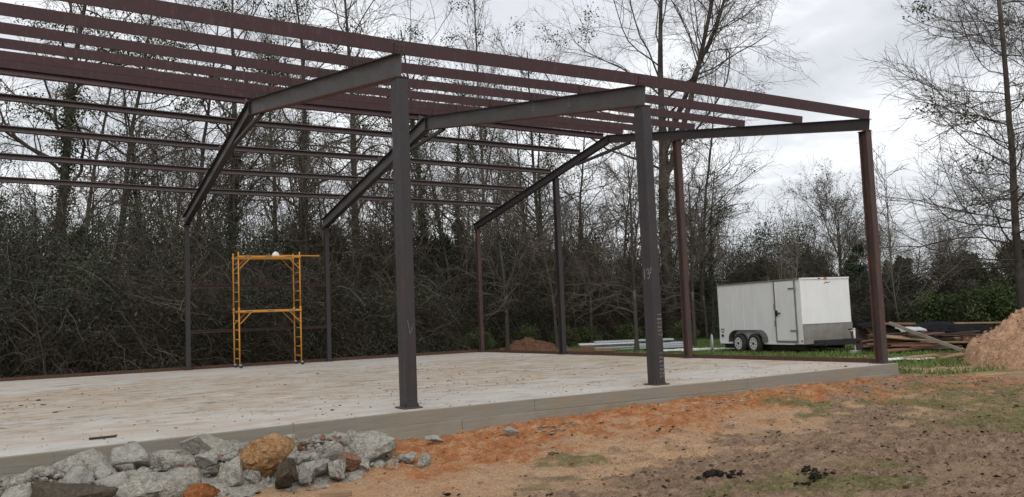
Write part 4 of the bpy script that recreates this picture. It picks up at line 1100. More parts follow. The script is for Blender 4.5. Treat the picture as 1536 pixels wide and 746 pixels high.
scatter('debris', P_, s_, [M['rk_tan'], M['rk_brown']], 13, 'low heap of sticks and soil right of the corner column', 'debris', 0.4)

# earth mounds
def mound(name, cx, cy, rx, ry, h, mats, label, seed, nn, clods):
    n_r, n_a = 110, 260
    V = []
    rr = np.linspace(0, 1, n_r) ** 0.8; aa = np.linspace(0, 2 * math.pi, n_a, endpoint=False)
    RR, AA = np.meshgrid(rr, aa, indexing='ij')
    XX = RR * np.cos(AA) * rx; YY = RR * np.sin(AA) * ry
    edge = 1 + 0.25 * fbm(np.cos(AA) * 1.5, np.sin(AA) * 1.5, 3, seed)
    prof = np.clip(1 - RR * edge, 0, 1) ** 0.9 * sst(1.0, 0.8, RR)
    ZZ = h * prof * (1 + 0.45 * fbm(XX * 1.1, YY * 1.1, 4, seed + 3)) + (0.34 * np.abs(fbm(XX * 2.6, YY * 2.6, 4, seed + 5)) + .13 * np.abs(fbm(XX * 8, YY * 8, 3, seed + 8))) * sst(0, .15, prof) * min(1, h)
    G = base_h(cx + XX, cy + YY); ZZ = ZZ + G - 0.35 * sst(.86, 1, RR) - float(base_h(cx, cy))
    idm = np.arange(n_r * n_a).reshape(n_r, n_a)
    f = np.stack([idm[:-1], idm[1:], np.roll(idm[1:], -1, 1), np.roll(idm[:-1], -1, 1)], -1).reshape(-1, 4)
    o = link(name, mesh_np(name, np.stack([XX, YY, ZZ], -1).reshape(-1, 3), f, [mats[0]], False), None, (cx, cy, float(base_h(cx, cy))))
    tag(o, label, 'dirt mound')
    q = np.random.default_rng(seed); P = []; s = []
    for k in range(nn):
        i = q.integers(8, n_r); j = q.integers(n_a)
        P.append((cx + XX[i, j] * 1.05, cy + YY[i, j] * 1.05, ZZ[i, j] + float(base_h(cx, cy)) + .01)); s.append(float(np.clip(q.lognormal(-3.2, .6), .02, .25)))
    scatter(clods, P, s, mats, seed + 40, 'loose clods over ' + label, 'clods', 0.7)
M['sand'] = rock_mat('brown_sand', (0.33, 0.185, 0.105), (0.55, 0.345, 0.215), (0.70, 0.48, 0.32), 0.7)
M['redsoil'] = rock_mat('reddish_soil', (0.11, 0.055, 0.035), (0.18, 0.095, 0.062), (0.26, 0.155, 0.11), 0.7)
mound('dirt_mound', 17.35, -0.55, 3.0, 2.7, 1.5, [M['sand']], 'big brown dirt mound at the right edge', 3, 900, 'dirt_clods')
mound('soil_pile', 13.85, 19.2, 1.55, 1.2, 0.50, [M['redsoil']], 'reddish soil pile behind the slab at the edge of the thicket', 5, 120, 'soil_clods')
mound('soil_pile', 12.7, 18.6, 1.0, 0.7, 0.32, [M['redsoil'], M['rk_clay']], 'low orange soil heap left of the reddish soil pile', 6, 60, 'soil_clods')

# ------------------------------------------------------------------ vegetation
def bark(name, c1, c2):
    d = Nd(name); v = d.coord((5, 5, 1.2)); f = d.noise(v, 3.5, 6, 0.7); g = d.noise(d.coord(), 1.3, 4)
    c = d.mix(f, c1, c2); c = d.mix(d.math('MULTIPLY', d.ramp(g, [(0.5, 0.0), (0.7, 1.0)]), 0.4), c, (0.20, 0.20, 0.185))
    d.bump(f, 0.5, 0.02)
    return d.fin(c, 0.95, 0, 0.1)
M['bark'] = bark('grey_brown_bark', (0.034, 0.029, 0.025), (0.085, 0.073, 0.062))
M['bark_dark'] = bark('dark_bark', (0.034, 0.028, 0.024), (0.075, 0.062, 0.052))
M['bark_pale'] = bark('pale_bark', (0.13, 0.115, 0.095), (0.24, 0.22, 0.19))
M['twig'] = simple('brown_twigs', (0.085, 0.072, 0.060), (0.155, 0.132, 0.108), 2.0, 0.95, spec=0.1)
M['vine'] = simple('grey_vines', (0.11, 0.096, 0.078), (0.23, 0.20, 0.162), 1.2, 0.95, spec=0.1)
M['vine_dk'] = simple('dark_vines', (0.036, 0.031, 0.025), (0.088, 0.075, 0.058), 1.2, 0.95, spec=0.1)
def leaf_mat(name, c1, c2, c3):
    d = Nd(name); v = d.coord(); f = d.noise(v, 0.9, 4, 0.6); g = d.noise(v, 14, 3)
    c = d.ramp(d.math('ADD', d.math('MULTIPLY', f, .6), d.math('MULTIPLY', g, .4)), [(0.35, c1), (0.5, c2), (0.66, c3)])
    return d.fin(c, 0.75, 0, 0.25)
M['ivy'] = leaf_mat('ivy_leaves', (0.018, 0.030, 0.014), (0.036, 0.055, 0.024), (0.060, 0.085, 0.036))
M['evergreen'] = leaf_mat('evergreen_leaves', (0.019, 0.032, 0.018), (0.038, 0.056, 0.032), (0.074, 0.094, 0.052))
M['drab'] = leaf_mat('drab_leaves', (0.046, 0.050, 0.030), (0.078, 0.078, 0.048), (0.13, 0.122, 0.08))
M['weed'] = leaf_mat('weeds', (0.040, 0.065, 0.022), (0.075, 0.105, 0.036), (0.13, 0.145, 0.055))
M['lawn'] = leaf_mat('lawn_blades', (0.055, 0.095, 0.022), (0.10, 0.155, 0.04), (0.17, 0.215, 0.07))
M['grass'] = leaf_mat('grass_blades', (0.085, 0.100, 0.032), (0.15, 0.165, 0.056), (0.27, 0.245, 0.115))

def norm(v):
    return v / np.maximum(np.linalg.norm(v, axis=-1, keepdims=True), 1e-9)

def tubes(P, Rd, sides):
    """P (B,n,3), Rd (B,n) -> verts, quads"""
    B, n, _ = P.shape
    T = np.gradient(P, axis=1); T = norm(T)
    ref = np.where(np.abs(T[:, :1, 2:3]) > 0.9, np.array([1., 0, 0]), np.array([0, 0, 1.]))
    Xa = norm(np.cross(T, np.broadcast_to(ref, T.shape))); Ya = np.cross(T, Xa)
    a = np.arange(sides) * 2 * np.pi / sides
    V = P[:, :, None, :] + Rd[:, :, None, None] * (np.cos(a)[None, None, :, None] * Xa[:, :, None, :] + np.sin(a)[None, None, :, None] * Ya[:, :, None, :])
    idb = (np.arange(B)[:, None, None] * n + np.arange(n - 1)[None, :, None]) * sides
    k = np.arange(sides)[None, None, :]; k2 = (k + 1) % sides
    Fq = np.stack([idb + k, idb + k2, idb + sides + k2, idb + sides + k], -1).reshape(-1, 4)
    return V.reshape(-1, 3), Fq

def march(r, p0, d0, L, n, wob, trop, r0, r1):
    B = len(p0); P = np.empty((B, n, 3)); P[:, 0] = p0; d = norm(d0.copy()); st = (L / (n - 1))[:, None]
    for i in range(1, n):
        d = norm(d + r.normal(0, wob, (B, 3)) + np.array([0, 0, 1.0]) * (trop if np.isscalar(trop) else trop[:, None]))
        P[:, i] = P[:, i - 1] + d * st
    t = np.linspace(0, 1, n)[None, :]
    return P, r0[:, None] * (1 - t) + r1[:, None] * t

def spawn(r, P, Rd, per, t0, t1, ang, ang_s, Lf, n, wob, trop, rr, rmin, horiz=0.0, lprof=None):
    B, m, _ = P.shape
    idx = np.repeat(np.arange(B), per); K = len(idx)
    t = t0 + (t1 - t0) * ((np.tile(np.arange(per), B) + r.uniform(0, 1, K)) / per)
    f = t * (m - 1); i = np.minimum(f.astype(int), m - 2); fr = (f - i)[:, None]
    p = P[idx, i] * (1 - fr) + P[idx, i + 1] * fr
    d = norm(P[idx, i + 1] - P[idx, i]); rad = Rd[idx, i] * (1 - fr[:, 0]) + Rd[idx, i + 1] * fr[:, 0]
    q = r.normal(size=(K, 3)); q[:, 2] *= (1 - horiz); q = norm(q - (q * d).sum(-1, keepdims=True) * d)
    a = np.radians(ang + r.normal(0, ang_s, K))[:, None]
    dd = np.cos(a) * d + np.sin(a) * q
    plen = np.linalg.norm(np.diff(P, axis=1), axis=-1).sum(1)[idx]
    L = plen * Lf * r.uniform(0.65, 1.25, K)
    if lprof is not None: L = L * lprof(t)
    r0 = np.maximum(rad * rr, rmin)
    return march(r, p, dd, L, n, wob, trop, r0, np.maximum(r0 * 0.35, rmin * 0.8))

def leaves(r, pts, size, n_per=1, spread=0.1, mat_i=0):
    """leaf-shaped bent quads round the given points"""
    K = len(pts) * n_per
    c = np.repeat(pts, n_per, 0) + r.normal(0, spread, (K, 3))
    a = norm(r.normal(size=(K, 3))); b = norm(np.cross(a, r.normal(size=(K, 3))))
    s = (size * r.uniform(0.6, 1.35, K))[:, None]
    V = np.stack([c - a * s * .5, c + b * s * .28, c + a * s * .5, c - b * s * .28], 1).reshape(-1, 3)
    Fq = np.arange(K * 4).reshape(K, 4)
    return V, Fq

def join(parts):
    V = []; Fq = []; n0 = 0
    for v, f in parts:
        V.append(v); Fq.append(f + n0); n0 += len(v)
    return np.concatenate(V), np.concatenate(Fq)

PROTO = {}
def tree_proto(key, seed, H, r0, trunk_mat, twig_mat, lean=0.02, limbs=16, t0=0.35, ang=50, limb_L=0.34, limb_trop=0.05, wob=0.12, l2=7, l3=6, l4=0, ivy=0, ivy_top=0.6, clumps=0, horiz=0.6, tip=0.03, rmin=0.006, lprof=None, forks=0, leafm=None, l2L=.42, l3L=.42, droop=0.0, tl=0, leaf_s=.11, lrr=.45, name='bare_tree'):
    r = np.random.default_rng(seed)
    n = 14
    P0, R0 = march(r, np.zeros((1, 3)), np.array([[lean * r.normal(), lean * r.normal(), 1.0]]), np.array([H]), n, 0.03, 0.03, np.array([r0]), np.array([tip]))
    R0[0, 0] *= 1.35
    trunk = [tubes(P0, R0, 10)]
    parents_P, parents_R = P0, R0
    if forks:
        Pf, Rf = spawn(r, P0, R0, forks, 0.28, 0.6, 24, 5, 0.62, n, 0.05, 0.06, 0.72, 0.03, horiz)
        trunk.append(tubes(Pf, Rf, 8)); parents_P = np.concatenate([P0, Pf]); parents_R = np.concatenate([R0, Rf])
    P1, R1 = spawn(r, parents_P, parents_R, limbs, t0, 0.98, ang, 9, limb_L, 9, wob, limb_trop, lrr, 0.014, horiz, lprof)
    trunk.append(tubes(P1, R1, 6))
    P2, R2 = spawn(r, P1, R1, l2, 0.18, 1.0, 42, 12, l2L, 6, 0.16, 0.05 - droop, 0.5, max(rmin, .009))
    crown = [tubes(P2, R2, 4)]
    P3, R3 = spawn(r, P2, R2, l3, 0.15, 1.0, 42, 14, l3L, 4, 0.18, 0.05 - droop * 1.5, 0.6, rmin)
    crown.append(tubes(P3, R3, 3))
    last = P3
    if l4:
        P4, R4 = spawn(r, P3, R3, l4, 0.15, 1.0, 40, 14, 0.5, 3, 0.2, 0.03 - droop, 0.7, rmin * .85)
        crown.append(tubes(P4, R4, 3)); last = P4
    V, Fq = join(trunk); me_t = mesh_np('trunk', V, Fq, [trunk_mat], True)
    V, Fq = join(crown); me_c = mesh_np('crown', V, Fq, [twig_mat], False)
    parts = [('trunk', me_t), ('crown', me_c)]
    lv = []
    if ivy:
        tt = r.uniform(0.02, ivy_top, ivy) ** 1.0; f = tt * (n - 1); i = np.minimum(f.astype(int), n - 2); fr = (f - i)[:, None]
        p = P0[0, i] * (1 - fr) + P0[0, i + 1] * fr
        a = r.uniform(0, 6.28, ivy); rad = (R0[0, i] + np.abs(r.normal(0, 0.17, ivy)) * (1.3 - tt / ivy_top) + 0.03)
        lump = 1 + 1.2 * vnoise(tt * 14 + seed, a * 1.2, seed)
        p = p + np.stack([np.cos(a), np.sin(a), r.normal(0, .1, ivy)], 1) * (rad * lump)[:, None]
        lv.append(leaves(r, p, 0.12))
    if clumps:
        # evergreen tufts (mistletoe, smilax) on some limbs
        pick = r.choice(len(P2), clumps); c = P2[pick, r.integers(2, 6, clumps)]
        c = np.repeat(c, 90, 0) + r.normal(0, 0.28, (clumps * 90, 3)) * np.array([1, 1, .8])
        lv.append(leaves(r, c, 0.13))
    if tl:
        pt = last.reshape(-1, 3); pt = pt[r.choice(len(pt), tl)]; lv.append(leaves(r, pt, leaf_s, 1, 0.06))
    if lv:
        V, Fq = join(lv); parts.append(('foliage', mesh_np('foliage', V, Fq, [leafm or M['ivy']], False)))
    PROTO[key] = (name, parts)
used = {}
def plant(key, x, y, sc_, rz, label, cat='tree', group=None, lean=(0, 0), zs=1.0, sink=0.1):
    nm, parts = PROTO[key]
    o = empty(nm, (x, y, float(base_h(x, y)) - sink), rz, label, cat, group)
    o.rotation_euler = (Matrix.Rotation(lean[1], 3, 'Y') @ Matrix.Rotation(lean[0], 3, 'X') @ Matrix.Rotation(rz, 3, 'Z')).to_euler(); o.scale = (sc_, sc_, sc_ * zs)
    for pn, me in parts:
        link(pn, me, o)
    return o
up_prof = lambda t: 1.15 - 0.75 * t
pyr = lambda t: 1.25 * (1 - t) ** 0.75 + 0.10
oak = lambda t: 0.75 + 0.5 * np.sin(np.pi * np.clip(t, 0, 1))
tree_proto('tall', 1, 19, .20, M['bark'], M['twig'], limbs=24, t0=.35, ang=42, limb_L=.22, limb_trop=.10, l2=8, l3=6, l4=0, lprof=up_prof)
tree_proto('tall_b', 2, 18, .17, M['bark'], M['twig'], limbs=22, t0=.30, ang=52, limb_L=.28, limb_trop=.04, l2=8, l3=6, wob=.24, clumps=16)
tree_proto('ivied', 3, 18, .26, M['bark_dark'], M['twig'], limbs=18, t0=.36, ang=58, limb_L=.32, l2=8, l3=8, ivy=5200, ivy_top=.62, wob=.24, name='ivy_covered_tree', clumps=46)
tree_proto('ivied_b', 4, 15, .16, M['bark_dark'], M['twig'], limbs=16, t0=.4, ang=50, limb_L=.28, l2=7, l3=6, ivy=3600, ivy_top=.75, wob=.18, name='ivy_covered_tree', clumps=22)
tree_proto('oak', 5, 19.5, .35, M['bark_dark'], M['twig'], limbs=17, t0=.36, ang=48, limb_L=.34, limb_trop=.09, lrr=.32, rmin=.0055, l2=9, l3=8, l4=3, forks=2, wob=.15, horiz=.5, lprof=oak, ivy=1800, ivy_top=.42, clumps=8, droop=.07, tip=.04)
tree_proto('sweetgum', 6, 19, .17, M['bark'], M['twig'], limbs=74, t0=.12, ang=74, limb_L=.255, rmin=.0052, limb_trop=.03, l2=13, l3=10, wob=.15, lrr=.24, horiz=.85, lprof=pyr, clumps=16, l2L=.36, l3L=.40, l4=0)
tree_proto('slender', 7, 19, .12, M['bark_pale'], M['twig'], limbs=34, t0=.30, ang=32, limb_L=.20, limb_trop=.16, l2=7, l3=4, wob=.07, lprof=up_prof)
tree_proto('round', 8, 9, .20, M['bark'], M['twig'], limbs=12, t0=.30, ang=48, limb_L=.55, limb_trop=.05, l2=9, l3=8, wob=.16, forks=2, horiz=.4, lprof=oak, tl=5500, leafm=M['drab'], leaf_s=.12)
tree_proto('sapling', 9, 8, .05, M['bark_pale'], M['vine'], limbs=16, t0=.22, ang=42, limb_L=.26, limb_trop=.06, l2=5, l3=3, wob=.10, rmin=.006, tip=.008, name='sapling')
tree_proto('scrub', 10, 8.5, .10, M['bark'], M['twig'], limbs=18, t0=.2, ang=52, limb_L=.40, limb_trop=.02, l2=8, l3=6, wob=.2, droop=.04, forks=1, name='scrub_tree')

# evergreen shrubs/trees: leaf clumps through a volume on real branches
def evergreen_proto(key, seed, H, Rr, nl, mat, lsz=.16, limbs=26, conic=0.4, name='evergreen_tree'):
    r = np.random.default_rng(seed)
    P0, R0 = march(r, np.zeros((1, 3)), np.array([[0, 0, 1.0]]), np.array([H]), 10, .04, .03, np.array([.11]), np.array([.02]))
    P1, R1 = spawn(r, P0, R0, limbs, .08, .98, 62, 14, Rr / H, 6, .15, .05, .5, .012, .7, lambda t: (1.05 - conic * t) * (0.55 + 0.45 * np.sin(np.pi * np.clip(t + .15, 0, 1))))
    P2, R2 = spawn(r, P1, R1, 7, .2, 1.0, 45, 14, .45, 4, .2, .03, .6, .008)
    V, Fq = join([tubes(P0, R0, 8), tubes(P1, R1, 5)]); me_t = mesh_np('trunk', V, Fq, [M['bark_dark']], True)
    pt = P2.reshape(-1, 3); dens = vnoise(pt[:, 0] * 1.3 + pt[:, 2] * .8, pt[:, 1] * 1.3 - pt[:, 2] * .6, seed) + .5
    pr = dens ** 1.5; pr /= pr.sum(); pt = pt[r.choice(len(pt), nl, p=pr)]
    lv = leaves(r, pt, lsz, 1, .13)
    V, Fq = join([lv]); me_f = mesh_np('crown', V, Fq, [mat], False)
    V, Fq = tubes(P2, R2, 3); me_b = mesh_np('twigs', V, Fq, [M['vine_dk']], False)
    PROTO[key] = (name, [('trunk', me_t), ('crown', me_f), ('twigs', me_b)])
evergreen_proto('ever', 21, 6.0, 2.3, 15000, M['evergreen'])
evergreen_proto('ever_b', 22, 4.2, 2.2, 13000, M['evergreen'], .15, conic=.2)
evergreen_proto('ever_c', 23, 7.5, 2.0, 14000, M['ivy'], .17, conic=.75)
evergreen_proto('drabbush', 24, 3.6, 2.3, 9000, M['drab'], .12, conic=.1, name='shrub')
evergreen_proto('weedbush', 25, 1.5, 1.4, 6500, M['weed'], .11, conic=.1, name='shrub')

# ---- thicket: tangled vines and twigs, read as one mass
def thicket_mesh(seed, W=9.0, Dp=6.0, Hh=6.4, nv=8200, nl=36000, green=.6):
    r = np.random.default_rng(seed)
    def front(y): return 0
    # arching canes
    B = nv
    x = r.uniform(-W / 2, W / 2, B); y = Dp * r.uniform(0, 1, B) ** 1.3 - Dp / 2
    hmax = (2.3 + 4.1 * (y + Dp / 2) / Dp) * (0.82 + 0.5 * vnoise(x * .5, y * .5, seed))
    z = np.clip(r.uniform(0, 1, B) ** 1.25, 0, 1) * hmax
    a = r.uniform(0, 6.28, B)
    d = np.stack([np.cos(a), np.sin(a), r.uniform(-.2, 1.3, B)], 1)
    L = r.uniform(.6, 2.4, B)
    rad = np.clip(r.lognormal(-5.25, .42, B), .003, .02)
    P, Rd = march(r, np.stack([x, y, z], 1), d, L, 7, .22, -.16, rad, rad * .5)
    P[:, :, 2] = np.maximum(P[:, :, 2], .02)
    V1, F1 = tubes(P, Rd, 3)
    # upright stems
    B2 = 260
    x = r.uniform(-W / 2, W / 2, B2); y = r.uniform(-Dp / 2, Dp / 2, B2)
    rad = np.clip(r.lognormal(-4.1, .4, B2), .008, .05)
    P2, R2 = march(r, np.stack([x, y, np.zeros(B2)], 1), np.stack([r.normal(0, .2, B2), r.normal(0, .2, B2), np.ones(B2)], 1), (2.0 + 4.8 * (y + Dp / 2) / Dp) * r.uniform(.5, 1.2, B2), 8, .09, .02, rad, rad * .4)
    V2, F2 = tubes(P2, R2, 5)
    P3, R3 = spawn(r, P2, R2, 9, .25, 1, 50, 14, .32, 5, .2, -.05, .5, .005)
    V3, F3 = tubes(P3, R3, 3)
    Vt, Ft = join([(V1, F1), (V2, F2), (V3, F3)])
    mi = np.concatenate([np.repeat(r.choice([0, 1, 1, 1, 1], nv), 6 * 3), np.ones(len(F2), int), np.repeat(r.choice([0, 1, 1, 1], len(P3)), 4 * 3)])
    # leaves in patches
    x = r.uniform(-W / 2, W / 2, nl * 3); y = Dp * r.uniform(0, 1, nl * 3) - Dp / 2
    hmax = (2.5 + 4.2 * (y + Dp / 2) / Dp) * (0.85 + 0.5 * vnoise(x * .5, y * .5, seed))
    z = r.uniform(0, 1, nl * 3) * hmax
    dn = fbm(x * .7 + z * .25, z * .8 + y * .4, 3, seed + 9) + .5
    keep = np.argsort(-(dn + r.normal(0, .22, nl * 3)))[:nl]
    V4, F4 = leaves(r, np.stack([x, y, z], 1)[keep], .10, 1, .03)
    mi4 = np.where(r.uniform(size=nl) < green, 2, 3)
    V, Fq = join([(Vt, Ft), (V4, F4)])
    return mesh_np('thicket', V, Fq, [M['vine'], M['vine_dk'], M['evergreen'], M['drab']], False, np.concatenate([mi, mi4]))
TH = [thicket_mesh(51, green=.75), thicket_mesh(52, green=.85), thicket_mesh(53, Hh=5, green=.65)]
tl_ = [(-9.5, 22.2, 0), (-1.6, 22.0, 0), (6.2, 22.2, 0), (13.4, 24.6, -.10), (20.6, 25.0, -.25), (27.6, 22.6, -.45), (34.0, 18.2, -.7), (38.5, 12.0, -1.0), (41.5, 4.5, -1.15), (43, -4, -1.3),
       (-5.5, 26.6, 0), (2.6, 26.6, 0), (10.3, 28.3, 0), (17.6, 29.4, -.15), (25.2, 28.2, -.3), (32.5, 24.6, -.6), (-14, 27, 0)]
for k, (x, y, rz) in enumerate(tl_):
    o = link('thicket', TH[k % 3], None, (x, y, float(base_h(x, y)) - .12), (0, 0, rz))
    o.scale = (1.0, 1.0, 1.22 if k < 3 else 1.0 if k < 5 else .64 if k < 10 else 1.2)
    tag(o, 'tangled thicket of vines, brush and evergreen leaves at the wood edge', 'thicket', 'thicket along the wood edge', 'stuff')

# ---- named trees
T = [
 ('ivied', -3.9, 30.6, 1.08, 0.3, 'thick dark leaning trunk wrapped in vines near the left edge', (0.0, 0.10)),
 ('tall_b', -0.9, 32.3, 1.0, 1.0, 'grey forked tree rising left of the first back column', (0, 0)),
 ('ivied', 3.3, 27.3, .98, 2.0, 'ivy covered trunk behind the first knee, left of the scaffold', (0, .02)),
 ('ivied', 7.1, 26.7, .95, 4.0, 'tall ivy wrapped trunk just left of the first front column', (0, 0)),
 ('tall_b', 8.7, 25.9, 1.12, 2.6, 'dark bare trunk directly left of the first front column', (0, .02)),
 ('ivied_b', 12.6, 26.3, 1.05, 1.0, 'vine draped tree right of the first front column', (0, 0)),
 ('ivied_b', 14.9, 27.3, .9, 3.0, 'thin vine draped tree midway between the two front columns', (0, 0)),
 ('slender', 17.2, 28.8, .98, 0.4, 'tall slender pale tree with upswept twigs alone against the sky', (0, 0)),
 ('tall_b', 20.2, 27.5, .86, 5.2, 'bushy bare tree left of the big oak', (0, -.03)),
 ('oak', 23.5, 21.4, 1.0, 0.8, 'biggest dark oak with spreading limbs above the second front column', (0, -.03)),
 ('ivied_b', 24.2, 19.2, .55, 2.5, 'leafy vine covered trunk right of the big oak', (0, .05)),
 ('round', 44.9, 28.4, .82, 1.0, 'round crowned tree standing alone on the skyline behind the trailer', (0, 0)),
 ('sapling', 35.8, 17.6, 1.15, 0.5, 'thin pale sapling right of the corner column', (0, 0)),
 ('sweetgum', 28.3, 6.9, .98, 2.2, 'tall bare tree with dense level twigs at the right edge', (0.02, -.055)),
 ('sweetgum', 33.4, 7.6, 1.0, 4.2, 'second bare tree partly cut by the right edge', (0, -.02)),
]
for (key, x, y, s, rz, lb, ln) in T:
    plant(key, x, y, s, rz, lb, 'tree', None, ln)
# ---- woods behind
r = np.random.default_rng(77)
gl = {'tall': 'tall bare grey tree in the wood', 'tall_b': 'bare branching tree in the wood', 'ivied_b': 'thin ivy covered tree in the wood',
      'scrub': 'low arching scrub tree', 'slender': 'slender bare tree in the wood', 'sapling': 'thin bare sapling', 'ivied': 'ivy wrapped tree in the wood', 'round': 'low round headed leafy tree'}
cnt = 0
def woods(n_, pxa, pxb, da, db, keys, smin, smax, pr=None):
    """spread over a fan of bearings from the site"""
    for k in range(n_):
        px = pxa + (pxb - pxa) * (k + r.uniform(0, 1)) / n_; dd = r.uniform(da, db)
        lat = (px - 768) / F_PX * dd
        x = CAM.x + rt.x * lat + math.sin(YAW) * dd; y = CAM.y + rt.y * lat + math.cos(YAW) * dd
        key = keys[r.integers(len(keys))] if pr is None else r.choice(keys, p=pr)
        where = ('left of the scaffold' if px < 330 else 'behind the scaffold' if px < 480 else 'left of the first front column' if px < 600 else 'between the two front columns' if px < 980 else 'between the second front column and the trailer' if px < 1090 else 'behind the trailer' if px < 1300 else 'right of the corner column')
        lb_ = gl[str(key)] + ', ' + where
        plant(str(key), x, y, r.uniform(smin, smax), r.uniform(0, 6.28), lb_, 'tree', lb_, (r.normal(0, .03), r.normal(0, .03)))
woods(7, -150, 600, 36, 50, ['tall', 'tall_b', 'ivied_b', 'ivied_b'], .8, 1.1)
woods(3, -100, 620, 50, 70, ['tall', 'tall_b'], .9, 1.2)
woods(9, 600, 1060, 42, 58, ['tall_b', 'ivied_b', 'tall_b'], .62, .85)
woods(8, 640, 1060, 40, 52, ['ivied_b', 'scrub', 'scrub'], .6, .8)
woods(19, -60, 1040, 34, 41, ['scrub', 'scrub', 'scrub', 'sapling'], .75, 1.15)
woods(9, 1040, 1330, 44, 60, ['scrub', 'round', 'round'], .42, .58)
woods(5, 1345, 1560, 42, 52, ['scrub', 'round'], .4, .55)
woods(3, 1060, 1400, 38, 44, ['sapling'], .55, .75)
# ---- evergreens at the wood edge
EV = [('ever_b', 24.5, 24.5, .9), ('ever', 31.5, 22.8, .78), ('ever_c', 37.5, 21.5, .78), ('ever', 41.5, 22.0, .72), ('ever', 43.0, 15.5, .78), ('ever_b', 35.5, 20.5, .9), ('ever_b', 26.5, 22.5, .8), ('ever', 45.5, 19.5, .8),
      ('ever', 1.8, 24.8, .82), ('ever', -2.6, 25.2, .85), ('ever_b', 4.5, 22.8, .95), ('ever_b', -5.5, 22.6, 1.0), ('ever_b', 10.5, 24.0, .9), ('ever', 13.5, 26.5, .85), ('ever_b', 18.5, 25.0, .85), ('ever_c', 15.5, 27.5, .85), ('ever', 21.0, 27.0, .78), ('ever', 7.6, 25.8, .9),
      ('ever', 47, 25.0, .8), ('ever_b', 39.0, 25.5, 1.1), ('ever_c', 40.5, 24.0, .7), ('ever', 33.0, 26.0, .72), ('ever_b', 36.0, 25.0, 1.0), ('ever', 46, 8.5, .9), ('ever_b', 42.0, 9.0, 1.0), ('ever', 44, 3.5, .95), ('ever_b', 39.5, 3.0, 1.0), ('ever', 50, 14, .85)]
for k, (key, x, y, s) in enumerate(EV):
    lb_ = ('dark pointed evergreen' if key == 'ever_c' else 'dark evergreen' if key == 'ever' else 'low rounded evergreen') + (' in the thicket left of the scaffold' if x < 0 else ' in the thicket behind the scaffold' if x < 6 else ' in the thicket behind the steel skeleton' if x < 22.5 else ' behind the trailer at the wood edge' if x < 40 and y > 18 else ' in the wood right of the trailer')
    plant(key, x, y, s * (.84 if x > 25 else 1), k * 1.7, lb_, 'tree', lb_)
for k, (key, x, y, s) in enumerate([('drabbush', 34.5, 12.5, .85), ('drabbush', 36.5, 9.3, .95), ('weedbush', 31.8, 9.8, 1.1), ('weedbush', 33.0, 8.2, 1.1), ('weedbush', 32.5, 6.6, 1.2), ('drabbush', 35.2, 5.0, 1.1), ('drabbush', 40.5, 13.5, 1.1), ('drabbush', 37.5, 15.0, .9), ('weedbush', 34.2, 10.5, 1.1),
      ('weedbush', 30.5, 12.0, 1.0)]):
    plant(key, x, y, s, k * 2.1, 'drab brown bush behind the lumber pile' if key == 'drabbush' else 'low green leafy bush behind the lumber pile', 'shrub', 'drab bushes on the right' if key == 'drabbush' else 'green bushes on the right')
for k, (x, y, s) in enumerate([(12.2, 20.6, .5), (14.8, 21.2, .55), (16.6, 20.8, .5), (18.3, 21.0, .5), (20.3, 20.6, .5), (22.6, 19.6, .5), (24.5, 18.6, .5), (10.8, 20.2, .45)]):
    plant('weedbush', x, y, s, k * 1.3, 'low green weeds growing at the foot of the thicket behind the slab', 'weeds', 'weeds behind the slab')

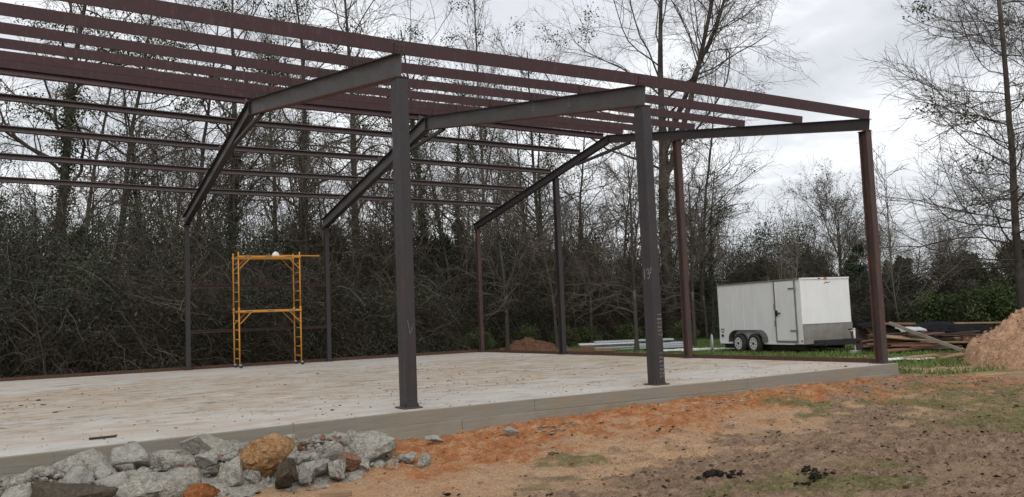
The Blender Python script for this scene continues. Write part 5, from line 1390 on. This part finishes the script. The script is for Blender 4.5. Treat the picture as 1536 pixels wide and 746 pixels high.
# ---- grass
def grass(name, n_, xa, xb, ya, yb, h, wd, seed, label, thr=.3, mat='grass'):
    q = np.random.default_rng(seed); x = q.uniform(xa, xb, n_); y = q.uniform(ya, yb, n_)
    g = grass_mask(x, y) * (0.35 + 1.5 * np.clip(fbm(x * 2.6, y * 2.6, 3, 14) + .28, 0, .7)) ; k = g > q.uniform(thr, 1.0, n_)
    x, y = x[k], y[k]; K = len(x); z = ground_h(x, y)
    a = q.uniform(0, 6.28, K); hh2 = h * q.uniform(.4, 1.4, K); ln = q.normal(0, .5, (K, 2)) * hh2[:, None]
    u = np.stack([np.cos(a), np.sin(a)], 1) * wd * .5
    V = np.empty((K, 4, 3)); V[:, 0, :2] = np.stack([x, y], 1) - u; V[:, 1, :2] = np.stack([x, y], 1) + u
    V[:, 0, 2] = z - .005; V[:, 1, 2] = z - .005
    V[:, 2, :2] = np.stack([x, y], 1) + ln + u * .3; V[:, 3, :2] = np.stack([x, y], 1) + ln - u * .3; V[:, 2, 2] = z + hh2; V[:, 3, 2] = z + hh2
    me = mesh_np(name, V.reshape(-1, 3), np.arange(K * 4).reshape(K, 4), [M[mat]], False)
    tag(link(name, me), label, 'grass', None, 'stuff')
grass('grass', 110000, -2.5, 13, -8.2, -0.7, .028, .006, 1, 'thin grass patches on the muddy ground in front')
grass('grass', 130000, 10.9, 32, -0.5, 24, .10, .03, 2, 'short grass round the trailer and lumber pile', .1, 'lawn')
q = np.random.default_rng(61); n_ = 9000
lx = q.uniform(-3.2, 12, n_); ly = q.uniform(-8.3, -0.8, n_)
kk = (q.uniform(size=n_) < 0.12 + 0.88 * mud_mask(lx, ly)) & (ly < np.interp(lx, [p[0] for p in EDGE], [p[1] for p in EDGE]) - .1)
lx, ly = lx[kk], ly[kk]; K = len(lx); lz = ground_h(lx, ly) + .008
a = q.uniform(0, 6.28, K); L_ = np.clip(q.lognormal(-3.5, .5, K), .012, .10); wd_ = L_ * q.uniform(.18, .6, K)
ux_ = np.stack([np.cos(a), np.sin(a), q.normal(0, .25, K)], 1) * L_[:, None] * .5; vx_ = np.stack([-np.sin(a), np.cos(a), q.normal(0, .35, K)], 1) * wd_[:, None] * .5
c_ = np.stack([lx, ly, lz], 1); up_ = np.array([0, 0, 1.0]) * (L_ * .18)[:, None]
LV = np.stack([c_ - ux_, c_ + vx_ + up_, c_ + ux_, c_ - vx_ + up_], 1).reshape(-1, 3)
tag(link('leaf_litter', mesh_np('leaf_litter', LV, np.arange(K * 4).reshape(K, 4), [M['rk_brown'], M['rk_mud'], M['wd_tan']], False, q.choice([0, 0, 0, 1, 2, 2], K))), 'dead leaves and bark scraps strewn over the dirt', 'leaf litter', None, 'stuff')
# small shed roof glimpsed in the wood
sh = empty('shed', (39.5, 14.2, 0.4), -YAW + .1, 'low shed with a pale metal roof glimpsed in the wood right of the corner column', 'shed')
m = MB(); m.box((0, 0, .55), (2.4, 1.6, 1.1)); m.build('wall', M['wd_grey'], sh)
m = MB(); m.box((0, -.1, 1.18), (2.9, 2.1, .06), Matrix.Rotation(R(9), 3, 'X')); m.build('roof', M['greytin'], sh)
